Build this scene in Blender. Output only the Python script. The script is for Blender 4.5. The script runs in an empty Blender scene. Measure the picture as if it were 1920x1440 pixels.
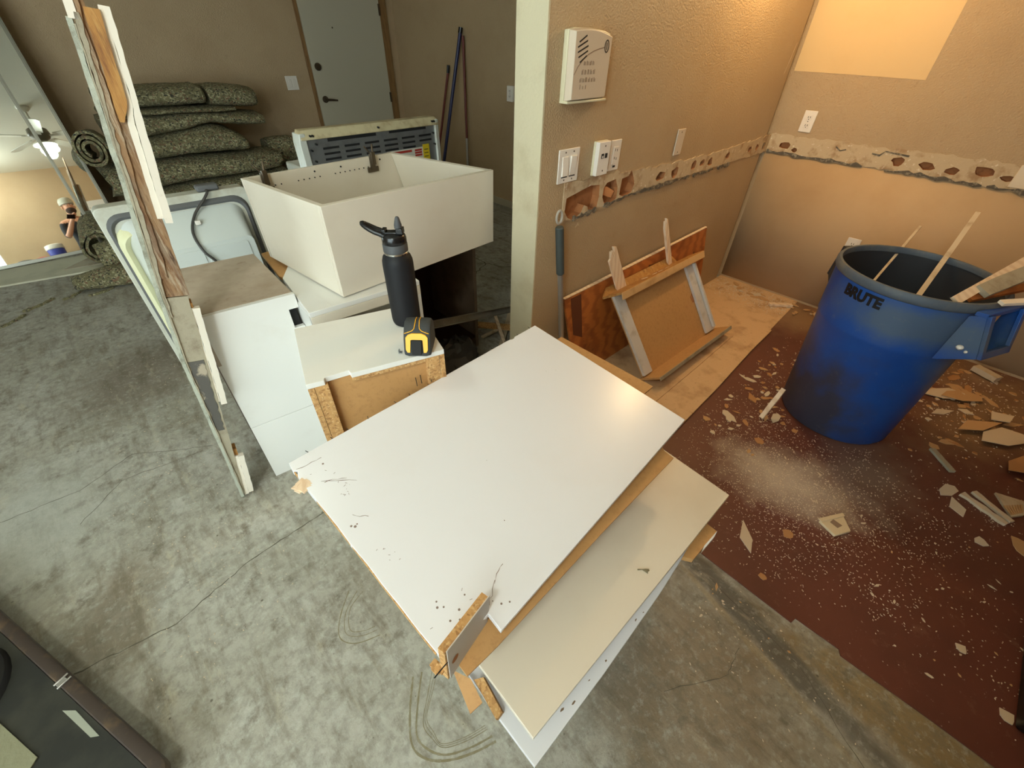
import bpy, bmesh, math, random
from mathutils import Vector, Matrix

random.seed(7)
SC = bpy.context.scene
COL = SC.collection
PI = math.pi
V = Vector

# ------------------------------------------------------------------ camera
cam_d = bpy.data.cameras.new('camera')
cam = bpy.data.objects.new('camera', cam_d)
COL.objects.link(cam)
cam_d.sensor_fit = 'HORIZONTAL'
cam_d.sensor_width = 36.0
cam_d.lens = 36.0 * 785.0 / 1920.0
cam_d.clip_start = 0.03
CAM = V((0, 0, 1.5))
ROT = Matrix.Rotation(-0.76335453, 4, 'Z') @ Matrix.Rotation(0.88240646, 4, 'X') @ Matrix.Rotation(0.0259536, 4, 'Z')
cam.matrix_world = Matrix.Translation(CAM) @ ROT
SC.camera = cam

# ------------------------------------------------------------------ world, exposure
world = bpy.data.worlds.new('world')
SC.world = world
world.use_nodes = True
world.node_tree.nodes['Background'].inputs[0].default_value = (0.80, 0.96, 1.0, 1)
world.node_tree.nodes['Background'].inputs[1].default_value = 6.5
SC.view_settings.view_transform = 'Standard'
SC.view_settings.look = 'None'
SC.view_settings.exposure = 0.0
SC.view_settings.gamma = 1.0
SC.view_settings.use_curve_mapping = False

FAN = V((0.09, 1.50, 1.99))
BULB = V((2.72, 0.98, 2.16))
DOME = V((-0.95, -0.15, 2.47))      # unseen ceiling light, added to lift the foreground; direction read off a shadow
FAN_W, BULB_W, DOME_W = 8.0, 33.0, 46.0


def point_light(name, loc, watts, col, radius, parent=None):
    d = bpy.data.lights.new(name, 'POINT')
    d.energy = watts
    d.color = col
    d.shadow_soft_size = radius
    o = bpy.data.objects.new(name, d)
    COL.objects.link(o)
    o.location = loc
    return o


point_light('fan_light', FAN + V((0, 0, -0.02)), FAN_W, (0.90, 1.0, 0.86), 0.07)
point_light('dome_light', DOME + V((0, 0, -0.06)), DOME_W, (0.93, 1.0, 0.93), 0.12)
point_light('kitchen_bulb_light', BULB + V((0, 0, -0.075)), BULB_W, (1.0, 0.68, 0.33), 0.04)


# ------------------------------------------------------------------ materials
def mat(name, col, rough=0.6, metal=0.0, layers=(), bump=None, spec=0.5, emit=None, coat=0.0, coords='Object'):
    """layers: (kind, scale, lo, hi, colour, amount[, stretch]) blended one over another"""
    m = bpy.data.materials.new(name)
    m.use_nodes = True
    nt = m.node_tree
    N, L = nt.nodes, nt.links
    b = N['Principled BSDF']
    b.inputs['Roughness'].default_value = rough
    b.inputs['Metallic'].default_value = metal
    b.inputs['Specular IOR Level'].default_value = spec
    b.inputs['Coat Weight'].default_value = coat
    tc = N.new('ShaderNodeTexCoord')
    cur = N.new('ShaderNodeRGB')
    cur.outputs[0].default_value = (*col, 1)
    cur = cur.outputs[0]

    def tex(kind, scale, stretch):
        src = tc.outputs[coords]
        if stretch:
            mp = N.new('ShaderNodeMapping')
            mp.inputs['Scale'].default_value = stretch
            L.new(src, mp.inputs[0])
            src = mp.outputs[0]
        if kind == 'noise' or kind == 'fine' or kind == 'smooth':
            t = N.new('ShaderNodeTexNoise')
            t.inputs['Scale'].default_value = scale
            t.inputs['Detail'].default_value = {'noise': 6, 'fine': 10, 'smooth': 1.5}[kind]
            t.inputs['Roughness'].default_value = {'noise': .6, 'fine': .72, 'smooth': .5}[kind]
            out = t.outputs[0]
        elif kind == 'voronoi':
            t = N.new('ShaderNodeTexVoronoi')
            t.inputs['Scale'].default_value = scale
            sp = N.new('ShaderNodeSeparateColor')
            L.new(t.outputs['Color'], sp.inputs[0])
            out = sp.outputs[0]
        elif kind == 'spots':
            t = N.new('ShaderNodeTexVoronoi')
            t.inputs['Scale'].default_value = scale
            iv = N.new('ShaderNodeMath')
            iv.operation = 'SUBTRACT'
            iv.inputs[0].default_value = 1.0
            L.new(t.outputs['Distance'], iv.inputs[1])
            out = iv.outputs[0]
        elif kind == 'wave':
            t = N.new('ShaderNodeTexWave')
            t.inputs['Scale'].default_value = scale
            t.inputs['Distortion'].default_value = 6
            t.inputs['Detail'].default_value = 4
            out = t.outputs['Fac']
        L.new(src, t.inputs['Vector'])
        return out

    for ly in layers:
        kind, scale, lo, hi, c2, amt = ly[:6]
        stretch = ly[6] if len(ly) > 6 else None
        if kind == 'blob':      # a colour patch round a fixed place: scale = (centre, radii)
            ctr, rad = scale
            mp = N.new('ShaderNodeMapping')
            mp.vector_type = 'TEXTURE'
            mp.inputs['Location'].default_value = ctr
            mp.inputs['Rotation'].default_value = (0, 0, stretch or 0)
            mp.inputs['Scale'].default_value = rad
            L.new(tc.outputs[coords], mp.inputs[0])
            nz = N.new('ShaderNodeTexNoise')
            nz.inputs['Scale'].default_value = 9
            nz.inputs['Detail'].default_value = 8
            L.new(tc.outputs[coords], nz.inputs['Vector'])
            ln = N.new('ShaderNodeVectorMath')
            ln.operation = 'LENGTH'
            L.new(mp.outputs[0], ln.inputs[0])
            ad = N.new('ShaderNodeMath')
            ad.operation = 'MULTIPLY_ADD'
            L.new(nz.outputs[0], ad.inputs[0])
            ad.inputs[1].default_value = 1.1
            L.new(ln.outputs['Value'], ad.inputs[2])
            sb = N.new('ShaderNodeMath')
            sb.operation = 'SUBTRACT'
            sb.inputs[0].default_value = 1.55
            L.new(ad.outputs[0], sb.inputs[1])
            out = sb.outputs[0]
        else:
            out = tex(kind, scale, stretch)
        mr = N.new('ShaderNodeMapRange')
        mr.inputs['From Min'].default_value = lo
        mr.inputs['From Max'].default_value = hi
        mr.inputs['To Max'].default_value = amt
        L.new(out, mr.inputs[0])
        mx = N.new('ShaderNodeMix')
        mx.data_type = 'RGBA'
        L.new(mr.outputs[0], mx.inputs['Factor'])
        L.new(cur, mx.inputs['A'])
        mx.inputs['B'].default_value = (*c2, 1)
        cur = mx.outputs['Result']
    L.new(cur, b.inputs['Base Color'])
    if bump:
        kind, scale, strength, dist = bump
        bp = N.new('ShaderNodeBump')
        bp.inputs['Strength'].default_value = strength
        bp.inputs['Distance'].default_value = dist
        L.new(tex(kind, scale, None), bp.inputs['Height'])
        L.new(bp.outputs[0], b.inputs['Normal'])
    if emit:
        b.inputs['Emission Color'].default_value = (*emit[0], 1)
        b.inputs['Emission Strength'].default_value = emit[1]
    return m


def S(r, g, b):     # sRGB 0-255 to linear
    f = lambda c: (c / 255 / 12.92) if c / 255 <= 0.04045 else ((c / 255 + 0.055) / 1.055) ** 2.4
    return (f(r), f(g), f(b))


M = {}
M['wall'] = mat('tan_orange_peel_paint', S(184, 158, 122), .5, bump=('noise', 130, .8, .007),
                layers=[('noise', 2.2, .45, .75, S(168, 140, 104), .5), ('noise', 30, .62, .75, S(142, 112, 82), .25)])
M['wall_end'] = mat('pale_paint', S(205, 195, 165), .55, bump=('noise', 95, .5, .004),
                    layers=[('noise', 6, .55, .8, S(165, 148, 112), .5)])
M['patch'] = mat('cream_unpainted_patch', S(214, 182, 130), .6, bump=('noise', 110, .25, .002),
                 layers=[('noise', 3, .5, .8, S(196, 160, 108), .4)])
M['ceiling'] = mat('ceiling_white', S(222, 218, 200), .8, bump=('noise', 60, .4, .003))
M['plaster'] = mat('broken_plaster', S(200, 178, 144), .8, bump=('fine', 40, .8, .006),
                   layers=[('noise', 14, .5, .66, S(158, 124, 88), .8), ('noise', 40, .6, .7, S(236, 226, 206), .8)])
M['hole'] = mat('brown_wall_cavity', S(170, 112, 66), .9, layers=[('noise', 25, .5, .7, S(116, 70, 38), .7)])
M['cavity_pad'] = mat('orange_insulation', S(222, 150, 92), .9)
M['adhesive'] = mat('grey_adhesive', S(92, 84, 72), .8, bump=('fine', 60, .9, .004),
                    layers=[('noise', 45, .5, .62, S(170, 158, 136), .7)])
M['concrete'] = mat('stained_concrete', S(172, 168, 156), .75, bump=('fine', 28, .6, .006), layers=[
    ('noise', 1.6, .42, .62, S(148, 142, 126), .7),
    ('fine', 5.0, .52, .64, S(186, 184, 174), .7),
    ('noise', 3.1, .60, .74, S(112, 98, 74), .8),
    ('blob', ((-0.2, 2.75, 0), (.5, .45, 1)), .0, .6, S(112, 98, 82), .75, .3),
    ('blob', ((-0.55, 1.28, 0), (.16, .3, 1)), .0, .6, S(118, 104, 84), .7, -.5),
    ('blob', ((1.06, -.55, 0), (.12, .5, 1)), .0, .5, S(132, 108, 62), .85, .05),
    ('blob', ((.72, -.1, 0), (.35, .4, 1)), .0, .6, S(140, 120, 92), .6, .2),
    ('blob', ((.55, .05, 0), (.25, .12, 1)), .0, .6, S(116, 104, 88), .6, -.3),
    ('blob', ((.62, -.1, 0), (.42, .25, 1)), .0, .6, S(128, 110, 84), .5, .2),
    ('blob', ((1.0, -.18, 0), (.055, .55, 1)), .0, .4, S(92, 88, 80), .85, -.22),
    ('blob', ((.93, -.2, 0), (.018, .5, 1)), .1, .5, S(170, 150, 112), .45, -.25),
    ('fine', 9.0, .55, .66, S(98, 90, 74), .75),
    ('fine', 26, .44, .66, S(112, 106, 92), .6),
    ('fine', 40, .52, .66, S(184, 184, 172), .45),
    ('fine', 5, .50, .64, S(100, 88, 68), .55, (3.4, .9, 1)),
    ('fine', 6, .56, .68, S(186, 176, 152), .45, (3.0, .8, 1)),
    ('spots', 9, .955, .975, S(84, 76, 62), .8),
    ('spots', 21, .95, .975, S(92, 84, 70), .7),
    ('blob', ((-.75, 1.9, 0), (.35, .5, 1)), .0, .7, S(184, 186, 176), .5, 0),
    ('fine', 60, .62, .72, S(86, 78, 62), .7),
    ('fine', 85, .66, .74, S(206, 204, 190), .7)])
M['crack'] = mat('dark_crack', S(92, 86, 72), .9)
M['ring'] = mat('tan_dried_ring', S(126, 116, 88), .9, layers=[('fine', 40, .45, .65, S(146, 140, 122), .8)])
M['red'] = mat('maroon_floor_paint', S(100, 54, 42), .5, bump=('fine', 30, .25, .002), layers=[
    ('noise', 3.0, .45, .7, S(84, 46, 36), .8),
    ('fine', 14, .58, .72, S(128, 92, 74), .6),
    ('blob', ((1.72, .0, 0), (.22, .34, 1)), -.1, .8, S(186, 170, 152), .95, .3),
    ('blob', ((2.0, -.22, 0), (.3, .22, 1)), -.1, .8, S(140, 124, 108), .55, 0),
    ('blob', ((3.35, .3, 0), (.35, 1.6, 1)), -.1, .7, S(150, 120, 86), .8, 0),
    ('blob', ((2.9, -.55, 0), (.55, .25, 1)), -.1, .7, S(140, 112, 78), .7, -.3),
    ('fine', 75, .64, .70, S(200, 182, 160), .8)])
M['strip'] = mat('dusty_tan_subfloor', S(208, 172, 130), .85, bump=('fine', 30, .5, .004), layers=[
    ('noise', 6, .5, .72, S(150, 112, 74), .7), ('fine', 50, .6, .7, S(104, 72, 44), .6),
    ('fine', 20, .6, .75, S(226, 200, 164), .6)])
M['white'] = mat('white_melamine', S(226, 224, 218), .34, layers=[('noise', 5, .55, .85, S(200, 192, 178), .35)])
M['panel_white'] = mat('scuffed_white_laminate', S(226, 226, 230), .28, layers=[
    ('noise', 3, .55, .85, S(220, 214, 210), .4), ('spots', 16, .975, .99, S(120, 96, 84), .5)])
M['cream'] = mat('cream_laminate', S(220, 210, 192), .36, layers=[('noise', 4, .5, .8, S(204, 190, 168), .4)])
M['dusty'] = mat('dusty_tan_cabinet_top', S(178, 162, 144), .7, layers=[
    ('noise', 7, .45, .7, S(150, 130, 108), .7), ('noise', 22, .6, .7, S(126, 98, 66), .45)])
M['hardboard'] = mat('brown_hardboard', S(190, 144, 90), .65, layers=[('fine', 60, .5, .7, S(150, 106, 60), .5),
                                                                      ('noise', 4, .5, .8, S(160, 116, 68), .5)])
M['particle'] = mat('particle_board', S(196, 150, 94), .85, bump=('fine', 120, .6, .003), layers=[
    ('voronoi', 150, .55, .95, S(150, 104, 58), .8), ('voronoi', 240, .7, 1.0, S(224, 188, 134), .7)])
M['ply'] = mat('orange_plywood', S(184, 108, 48), .6, layers=[
    ('wave', 3.0, .3, .9, S(140, 72, 28), .6, (1, 6, 6)), ('noise', 5, .5, .75, S(92, 46, 22), .75),
    ('spots', 6, .9, .97, S(70, 34, 16), .8)])
M['rawwood'] = mat('splintered_white_wood', S(232, 208, 178), .7, layers=[('wave', 10, .4, .9, S(206, 172, 136), .5, (1, 1, .2))])
M['lath'] = mat('grey_tan_lath', S(196, 178, 150), .75, layers=[('noise', 18, .5, .7, S(150, 122, 90), .6)])
M['trimwhite'] = mat('white_painted_trim', S(226, 216, 200), .5, layers=[('noise', 40, .6, .75, S(196, 180, 158), .5)])
M['stud'] = mat('rotten_brown_wood', S(150, 116, 82), .85, bump=('fine', 40, .6, .005), layers=[
    ('fine', 6, .42, .60, S(92, 54, 30), .85, (9, 9, .8)), ('fine', 5, .50, .60, S(182, 164, 138), .9, (8, 8, .9)), ('noise', 7, .5, .68, S(176, 160, 136), .5, (5, 5, 1)),
    ('noise', 16, .6, .7, S(60, 34, 20), .85, (4, 4, .6))])
M['jamb'] = mat('amber_jamb_wood', S(172, 122, 62), .7, layers=[('wave', 14, .3, .9, S(158, 108, 50), .5, (7, 7, .3)), ('fine', 6, .5, .64, S(198, 158, 92), .7, (7, 7, .8)), ('fine', 5, .56, .66, S(112, 66, 34), .8, (7, 7, .7)),
                                                                ('noise', 12, .6, .72, S(90, 52, 28), .6)])
M['drywall'] = mat('chalky_drywall_edge', S(182, 184, 168), .9, bump=('fine', 50, .9, .006),
                   layers=[('fine', 18, .5, .66, S(132, 130, 114), .8)])
M['greyboard'] = mat('grey_weathered_board', S(164, 154, 132), .85, bump=('fine', 40, .6, .004),
                     layers=[('fine', 14, .5, .68, S(126, 112, 92), .8)])
M['darkmastic'] = mat('dark_grey_mastic', S(88, 84, 78), .75, layers=[('noise', 16, .53, .60, S(176, 162, 140), .95)])
M['pad'] = mat('speckled_carpet_pad', S(142, 134, 98), .95, bump=('fine', 40, 1.0, .015), layers=[
    ('voronoi', 84, .3, .9, S(104, 100, 70), .8), ('voronoi', 96, .70, .80, S(196, 188, 150), .85),
    ('voronoi', 75, .86, .92, S(140, 92, 72), .7), ('voronoi', 100, .84, .92, S(52, 54, 48), .95),
    ('noise', 4, .5, .8, S(94, 86, 60), .6)])
M['brownwall'] = mat('dark_brown_cabinet_inside', S(62, 36, 24), .55)
M['olive_in'] = mat('grey_cabinet_inside', S(196, 190, 172), .6)  # plain grey for the inner back panel
M['appl_grey'] = mat('appliance_grey_plastic', S(206, 210, 204), .45, layers=[('noise', 6, .55, .8, S(186, 184, 172), .5)])
M['appl_edge'] = mat('appliance_frame_enamel', S(204, 204, 190), .45, layers=[('noise', 10, .5, .7, S(160, 148, 122), .5)])
M['gasket'] = mat('dark_rubber_gasket', S(98, 98, 98), .6)
M['rim_cream'] = mat('cream_yellow_rim', S(232, 230, 190), .5, layers=[('noise', 9, .5, .8, S(214, 204, 150), .6)])
M['cord'] = mat('dark_grey_cord', S(66, 62, 58), .5)
M['steel'] = mat('galvanised_steel', S(168, 172, 174), .42, .75, layers=[('noise', 14, .5, .7, S(130, 132, 134), .5)])
M['slot'] = mat('black_slot', S(26, 26, 26), .8)
M['enamel'] = mat('white_enamel', S(228, 230, 220), .3, layers=[('noise', 12, .55, .7, S(190, 168, 120), .5)])
M['enamel_dirty'] = mat('greasy_cream_enamel', S(214, 200, 160), .45, layers=[('noise', 14, .45, .7, S(160, 130, 84), .7)])
M['redink'] = mat('red_label', S(176, 52, 40), .5)
M['yellow_label'] = mat('yellow_label', S(226, 196, 40), .5)
M['paper'] = mat('label_paper', S(214, 210, 196), .6)
M['ink'] = mat('dark_ink', S(60, 54, 46), .6)
M['plate'] = mat('white_wall_plate', S(232, 224, 212), .35)
M['plate_ivory'] = mat('ivory_plastic', S(216, 208, 176), .4, layers=[('noise', 8, .5, .8, S(206, 194, 150), .5)])
M['keyface'] = mat('beige_keypad_face', S(206, 190, 168), .45)
M['keyseam'] = mat('brown_seam', S(140, 116, 96), .6)
M['screw'] = mat('dull_screw', S(110, 100, 88), .4, .6)
M['brown_handle'] = mat('bronze_hardware', S(96, 84, 70), .35, .8)
M['door'] = mat('off_white_door_paint', S(186, 178, 156), .5)
M['woodtrim'] = mat('stained_door_trim', S(140, 104, 62), .6, layers=[('noise', 12, .45, .7, S(96, 66, 38), .7, (6, 6, .5))])
M['blackbottle'] = mat('matte_black_powdercoat', S(24, 24, 27), .6, spec=.3)
M['blackplastic'] = mat('glossy_black_plastic', S(20, 20, 22), .22)
M['greyrubber'] = mat('dark_grey_rubber', S(70, 71, 73), .6)
M['chrome'] = mat('chrome', S(210, 210, 208), .15, 1.0)
M['taperubber'] = mat('charcoal_rubber', S(50, 52, 52), .7)
M['tapeyellow'] = mat('tape_yellow', S(244, 178, 20), .4)
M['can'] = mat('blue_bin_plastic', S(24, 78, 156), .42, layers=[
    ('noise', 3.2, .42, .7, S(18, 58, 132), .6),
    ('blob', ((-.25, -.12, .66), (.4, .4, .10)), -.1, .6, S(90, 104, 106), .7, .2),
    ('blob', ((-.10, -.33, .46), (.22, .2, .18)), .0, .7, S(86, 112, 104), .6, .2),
    ('blob', ((-.22, .14, .04), (.36, .36, .46)), .0, .55, S(60, 56, 56), .9, .2),  # darker lower left: partly own tone, partly shade put into the colour
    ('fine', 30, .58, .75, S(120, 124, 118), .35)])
M['canrim'] = mat('dusty_blue_grey_rim', S(82, 92, 104), .55, layers=[('fine', 12, .45, .7, S(112, 112, 106), .8)])
M['cantext'] = mat('black_lettering', S(16, 16, 18), .5)
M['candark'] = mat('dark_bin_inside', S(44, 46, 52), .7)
M['mirror'] = mat('mirror_silver', (0.86, 0.88, 0.85), .015, 1.0)
M['mframe'] = mat('mirror_frame_metal', S(150, 148, 136), .35, .7)
M['tote'] = mat('black_tote_plastic', S(38, 38, 34), .45, layers=[('noise', 6, .5, .75, S(76, 74, 62), .5)])
M['tote_rust'] = mat('dirty_tote_rim', S(62, 50, 42), .6, layers=[('noise', 14, .5, .65, S(104, 84, 60), .7)])
M['sticker'] = mat('grey_sticker', S(150, 152, 136), .6)
M['chip_white'] = mat('white_plaster_chip', S(206, 188, 162), .85)
M['chip_tan'] = mat('tan_plaster_chip', S(190, 150, 104), .85)
M['chip_brown'] = mat('orange_brown_chip', S(176, 128, 82), .85)
M['tile'] = mat('beige_wall_tile', S(216, 196, 160), .3)
M['greybag'] = mat('dark_grey_plastic_bag', S(70, 70, 72), .45)
M['polered'] = mat('dark_red_pole', S(104, 40, 32), .45)
M['poleblue'] = mat('navy_blue_pole', S(34, 36, 76), .4)
M['pipe'] = mat('brushed_aluminium', S(176, 172, 166), .35, .7)
M['grip'] = mat('dark_green_grey_grip', S(64, 70, 68), .7)
M['skin'] = mat('skin', S(206, 150, 118), .55)
M['shirt'] = mat('black_shirt', S(38, 38, 40), .9)
M['pants'] = mat('olive_work_trousers', S(124, 116, 90), .9, layers=[('noise', 16, .5, .65, S(90, 82, 60), .6)])
M['cap'] = mat('grey_cap_cloth', S(176, 172, 156), .9)
M['hair'] = mat('dark_beard', S(58, 40, 30), .9)
M['shoe'] = mat('brown_boots', S(70, 52, 38), .7)
M['phone'] = mat('black_phone', S(18, 18, 20), .2)
M['bluepl'] = mat('blue_bucket_plastic', S(66, 74, 160), .45)
M['pinkpl'] = mat('pink_red_rag', S(200, 90, 86), .9)
M['fanwhite'] = mat('fan_white', S(228, 224, 210), .4)
M['glow'] = mat('lit_glass_shade', (1, 1, .95), .3, emit=((.93, 1, .9), 9))
M['warmglow'] = mat('lit_warm_bulb', (1, .8, .5), .3, emit=((1, .62, .28), 12))
M['blackbox'] = mat('black_appliance_enamel', S(22, 20, 20), .35)


# ------------------------------------------------------------------ mesh helpers
class MB:
    def __init__(s):
        s.v, s.f, s.m = [], [], []

    def add(s, vs, fs, mi=0):
        k = len(s.v)
        s.v += [V(p) for p in vs]
        s.f += [tuple(i + k for i in f) for f in fs]
        s.m += [mi] * len(fs)
        return s

    def prism(s, pts, off, mi=0):
        pts = [V(p) for p in pts]
        off = V(off)
        n = len(pts)
        return s.add(pts + [p + off for p in pts],
                     [tuple(range(n)), tuple(range(2 * n - 1, n - 1, -1))] +
                     [(i, i + n, (i + 1) % n + n, (i + 1) % n) for i in range(n)], mi)

    def hexa(s, p, mi=0):   # 8 corners: bottom loop then top loop
        return s.add(p, [(3, 2, 1, 0), (4, 5, 6, 7), (0, 1, 5, 4), (1, 2, 6, 5), (2, 3, 7, 6), (3, 0, 4, 7)], mi)

    def box(s, a, b, mi=0, F=None):
        (x0, y0, z0), (x1, y1, z1) = a, b
        p = [(x0, y0, z0), (x1, y0, z0), (x1, y1, z0), (x0, y1, z0), (x0, y0, z1), (x1, y0, z1), (x1, y1, z1), (x0, y1, z1)]
        if F:
            p = [F(*q) for q in p]
        return s.hexa(p, mi)

    def tube(s, path, r, n=10, mi=0, cap=True):
        path = [V(p) for p in path]
        rs = r if isinstance(r, (list, tuple)) else [r] * len(path)
        vs, fs = [], []
        up = None
        for i, p in enumerate(path):
            d = (path[min(i + 1, len(path) - 1)] - path[max(i - 1, 0)]).normalized()
            if up is None:
                up = d.orthogonal().normalized()
            up = (up - d * up.dot(d)).normalized()
            sd = d.cross(up)
            for k in range(n):
                a = 2 * PI * k / n
                vs.append(p + (up * math.cos(a) + sd * math.sin(a)) * rs[i])
        for i in range(len(path) - 1):
            for k in range(n):
                fs.append((i * n + k, i * n + (k + 1) % n, (i + 1) * n + (k + 1) % n, (i + 1) * n + k))
        if cap:
            fs += [tuple(range(n)), tuple(range(len(vs) - 1, len(vs) - n - 1, -1))]
        return s.add(vs, fs, mi)

    def lathe(s, prof, n=32, F=None, mi=0, cap=True):
        F = F or (lambda x, y, z: V((x, y, z)))
        vs, fs = [], []
        for r, z in prof:
            for k in range(n):
                a = 2 * PI * k / n
                vs.append(F(r * math.cos(a), r * math.sin(a), z))
        for i in range(len(prof) - 1):
            for k in range(n):
                fs.append((i * n + k, i * n + (k + 1) % n, (i + 1) * n + (k + 1) % n, (i + 1) * n + k))
        if cap:
            fs += [tuple(range(n)), tuple(range(len(vs) - 1, len(vs) - n - 1, -1))]
        return s.add(vs, fs, mi)

    def ball(s, c, r, n=12, mi=0, sc=(1, 1, 1)):
        c = V(c)
        pr = [(max(1e-4, math.sin(PI * i / n)) * r, -math.cos(PI * i / n) * r) for i in range(n + 1)]
        return s.lathe(pr, 2 * n, lambda x, y, z: c + V((x * sc[0], y * sc[1], z * sc[2])), mi)

    def strip(s, path, w, h, mi=0, jit=0.0, nrm=(0, 0, 1)):
        """flat ribbon of width w lying on nrm, raised by h"""
        path = [V(p) for p in path]
        nrm = V(nrm)
        L_, R_ = [], []
        for i, p in enumerate(path):
            d = (path[min(i + 1, len(path) - 1)] - path[max(i - 1, 0)]).normalized()
            sd = d.cross(nrm).normalized()
            k = w * .5 * (1 + random.uniform(-jit, jit))
            L_.append(p + sd * k)
            R_.append(p - sd * k)
        vs, fs = [], []
        for l, r in zip(L_, R_):
            vs += [l, r, r + nrm * h, l + nrm * h]
        for i in range(len(path) - 1):
            a, b = 4 * i, 4 * i + 4
            fs += [(a + k, b + k, b + (k + 1) % 4, a + (k + 1) % 4) for k in range(4)]
        e = 4 * (len(path) - 1)
        fs += [(3, 2, 1, 0), (e, e + 1, e + 2, e + 3)]
        return s.add(vs, fs, mi)


ORIG = {}


def link(name, me, parent=None, loc=None):
    o = bpy.data.objects.new(name, me)
    COL.objects.link(o)
    if parent is not None:
        o.parent = parent
        ORIG[o] = ORIG[parent]
    else:
        ORIG[o] = V(loc) if loc is not None else V((0, 0, 0))
        o.location = ORIG[o]
    return o


def build(name, mb, mats, parent=None, loc=None, bevel=0.0, smooth=35, seg=2):
    """one mesh object from world-space vertices; origin at loc (or the parent's origin)"""
    org = ORIG[parent] if parent is not None else (V(loc) if loc is not None else V((0, 0, 0)))
    me = bpy.data.meshes.new(name)
    me.from_pydata([tuple(p - org) for p in mb.v], [], mb.f)
    for m in (mats if isinstance(mats, (list, tuple)) else [mats]):
        me.materials.append(M[m] if isinstance(m, str) else m)
    me.polygons.foreach_set('material_index', mb.m)
    bm = bmesh.new()
    bm.from_mesh(me)
    bmesh.ops.recalc_face_normals(bm, faces=bm.faces)
    bm.to_mesh(me)
    bm.free()
    if smooth:
        me.shade_smooth()
        me.set_sharp_from_angle(angle=math.radians(smooth))
    o = link(name, me, parent, loc)
    if bevel:
        b = o.modifiers.new('bevel', 'BEVEL')
        b.width = bevel
        b.segments = seg
        b.limit_method = 'ANGLE'
        b.angle_limit = math.radians(40)
    return o


def thing(name, label, cat, loc, group=None):
    o = bpy.data.objects.new(name, None)
    COL.objects.link(o)
    o.empty_display_size = .05
    o.location = loc
    ORIG[o] = V(loc)
    return tag(o, label, cat, group)


def tag(o, label, cat, group=None, kind=None):
    o['label'] = label
    o['category'] = cat
    if group:
        o['group'] = group
    if kind:
        o['kind'] = kind
    return o


def struct(name, mb, mats, bevel=0.0):
    o = build(name, mb, mats, bevel=bevel, smooth=0)
    o['kind'] = 'structure'
    return o


def frame(org, ex, ey, ez):
    org, ex, ey, ez = V(org), V(ex), V(ey), V(ez)
    return lambda u, v, w: org + ex * u + ey * v + ez * w


def yawframe(org, deg):
    a = math.radians(deg)
    return frame(org, (math.cos(a), math.sin(a), 0), (-math.sin(a), math.cos(a), 0), (0, 0, 1))


def ragged(a, b, n, amp, nrm):
    """points from a to b with a jagged sideways offset along nrm"""
    a, b, nrm = V(a), V(b), V(nrm)
    return [a.lerp(b, i / n) + nrm * random.uniform(-amp, amp) * (0 if i in (0, n) else 1) for i in range(n + 1)]


def slab_open_box(root, corners_b, corners_t, t, names, mats, bevel=.0012):
    """box without lid from bottom loop and top loop (front-left, front-right, back-right, back-left)"""
    b = [V(p) for p in corners_b]
    tp = [V(p) for p in corners_t]
    cb = sum(b, V()) / 4
    for i, nm in enumerate(names):
        j = (i + 1) % 4
        e = (b[j] - b[i]).normalized()
        up = (tp[i] - b[i]).normalized()
        n = e.cross(up).normalized()
        if n.dot(cb - b[i]) < 0:
            n = -n
        sh = 0.0 if i in (0, 2) else t
        q = [b[i] + e * sh, b[j] - e * sh, tp[j] - e * sh, tp[i] + e * sh]
        build(nm, MB().prism(q, n * t), mats[i] if isinstance(mats, (list, tuple)) else mats, root, bevel=bevel)


# ------------------------------------------------------------------ the setting
XR, XF, YP, YB, YN, ZC = 3.552, 3.42, 1.209, 5.75, -1.0, 2.55

fl = struct('floor', MB().box((-6, -1.4, -.12), (3.7, 5.9, 0)), 'concrete')
# painted kitchen floor and the bare strip where the base cabinets stood
edge = [(1.12, -1.4), (1.13, -.8), (1.128, -.62), (1.118, -.38), (1.135, -.37), (1.13, -.24), (1.105, -.235), (1.11, .08), (1.12, .3), (1.14, .50)]
top = [(1.5, .495), (1.9, .52), (2.4, .545), (2.9, .57), (3.552, .60)]
struct('floor_kitchen', MB().prism([(x, y, 0) for x, y in edge + top] + [(3.552, -1.4, 0)], (0, 0, .004)), 'red')
struct('floor_strip', MB().prism([(x, y, 0) for x, y in [(1.14, .50)] + top] + [(3.552, 1.209, 0), (1.282, 1.209, 0), (1.25, .9, 0)], (0, 0, .007)), 'strip')
lip = MB()
lip.strip([(1.14, .515, .007), (1.6, .515, .007), (2.1, .545, .007), (2.6, .565, .007), (2.95, .585, .007)], .05, .012, jit=.4)
lip.strip([(1.3, .70, .007), (1.7, .69, .007), (2.2, .70, .007), (2.7, .71, .007)], .012, .005, jit=.5)
build('floor_ridge', lip, 'strip', bpy.data.objects['floor_strip'])

struct('ceiling', MB().box((-3.6, -1.4, ZC), (3.7, 5.9, ZC + .1)), 'ceiling')
struct('wall_back', MB().box((-6, YB, 0), (3.7, YB + .12, ZC)), 'wall')
struct('wall_near', MB().box((-1.15, YN - .12, 0), (3.7, YN, ZC)), 'wall')
struct('wall_left', MB().box((-3.6, .9, 0), (-3.48, YB, ZC)), 'wall')  # unseen wall, added to keep side light off the back
struct('wall_far_right', MB().box((XF, YP + .145, 0), (XF + .14, YB, ZC)), 'wall')


def bool_cut(o, cutter):
    m = o.modifiers.new('cut', 'BOOLEAN')
    m.operation = 'DIFFERENCE'
    m.solver = 'EXACT'
    m.object = cutter
    m.material_mode = 'TRANSFER'
    bpy.context.view_layer.update()
    me = bpy.data.meshes.new_from_object(o.evaluated_get(bpy.context.evaluated_depsgraph_get()))
    o.modifiers.clear()
    o.data = me


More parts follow.
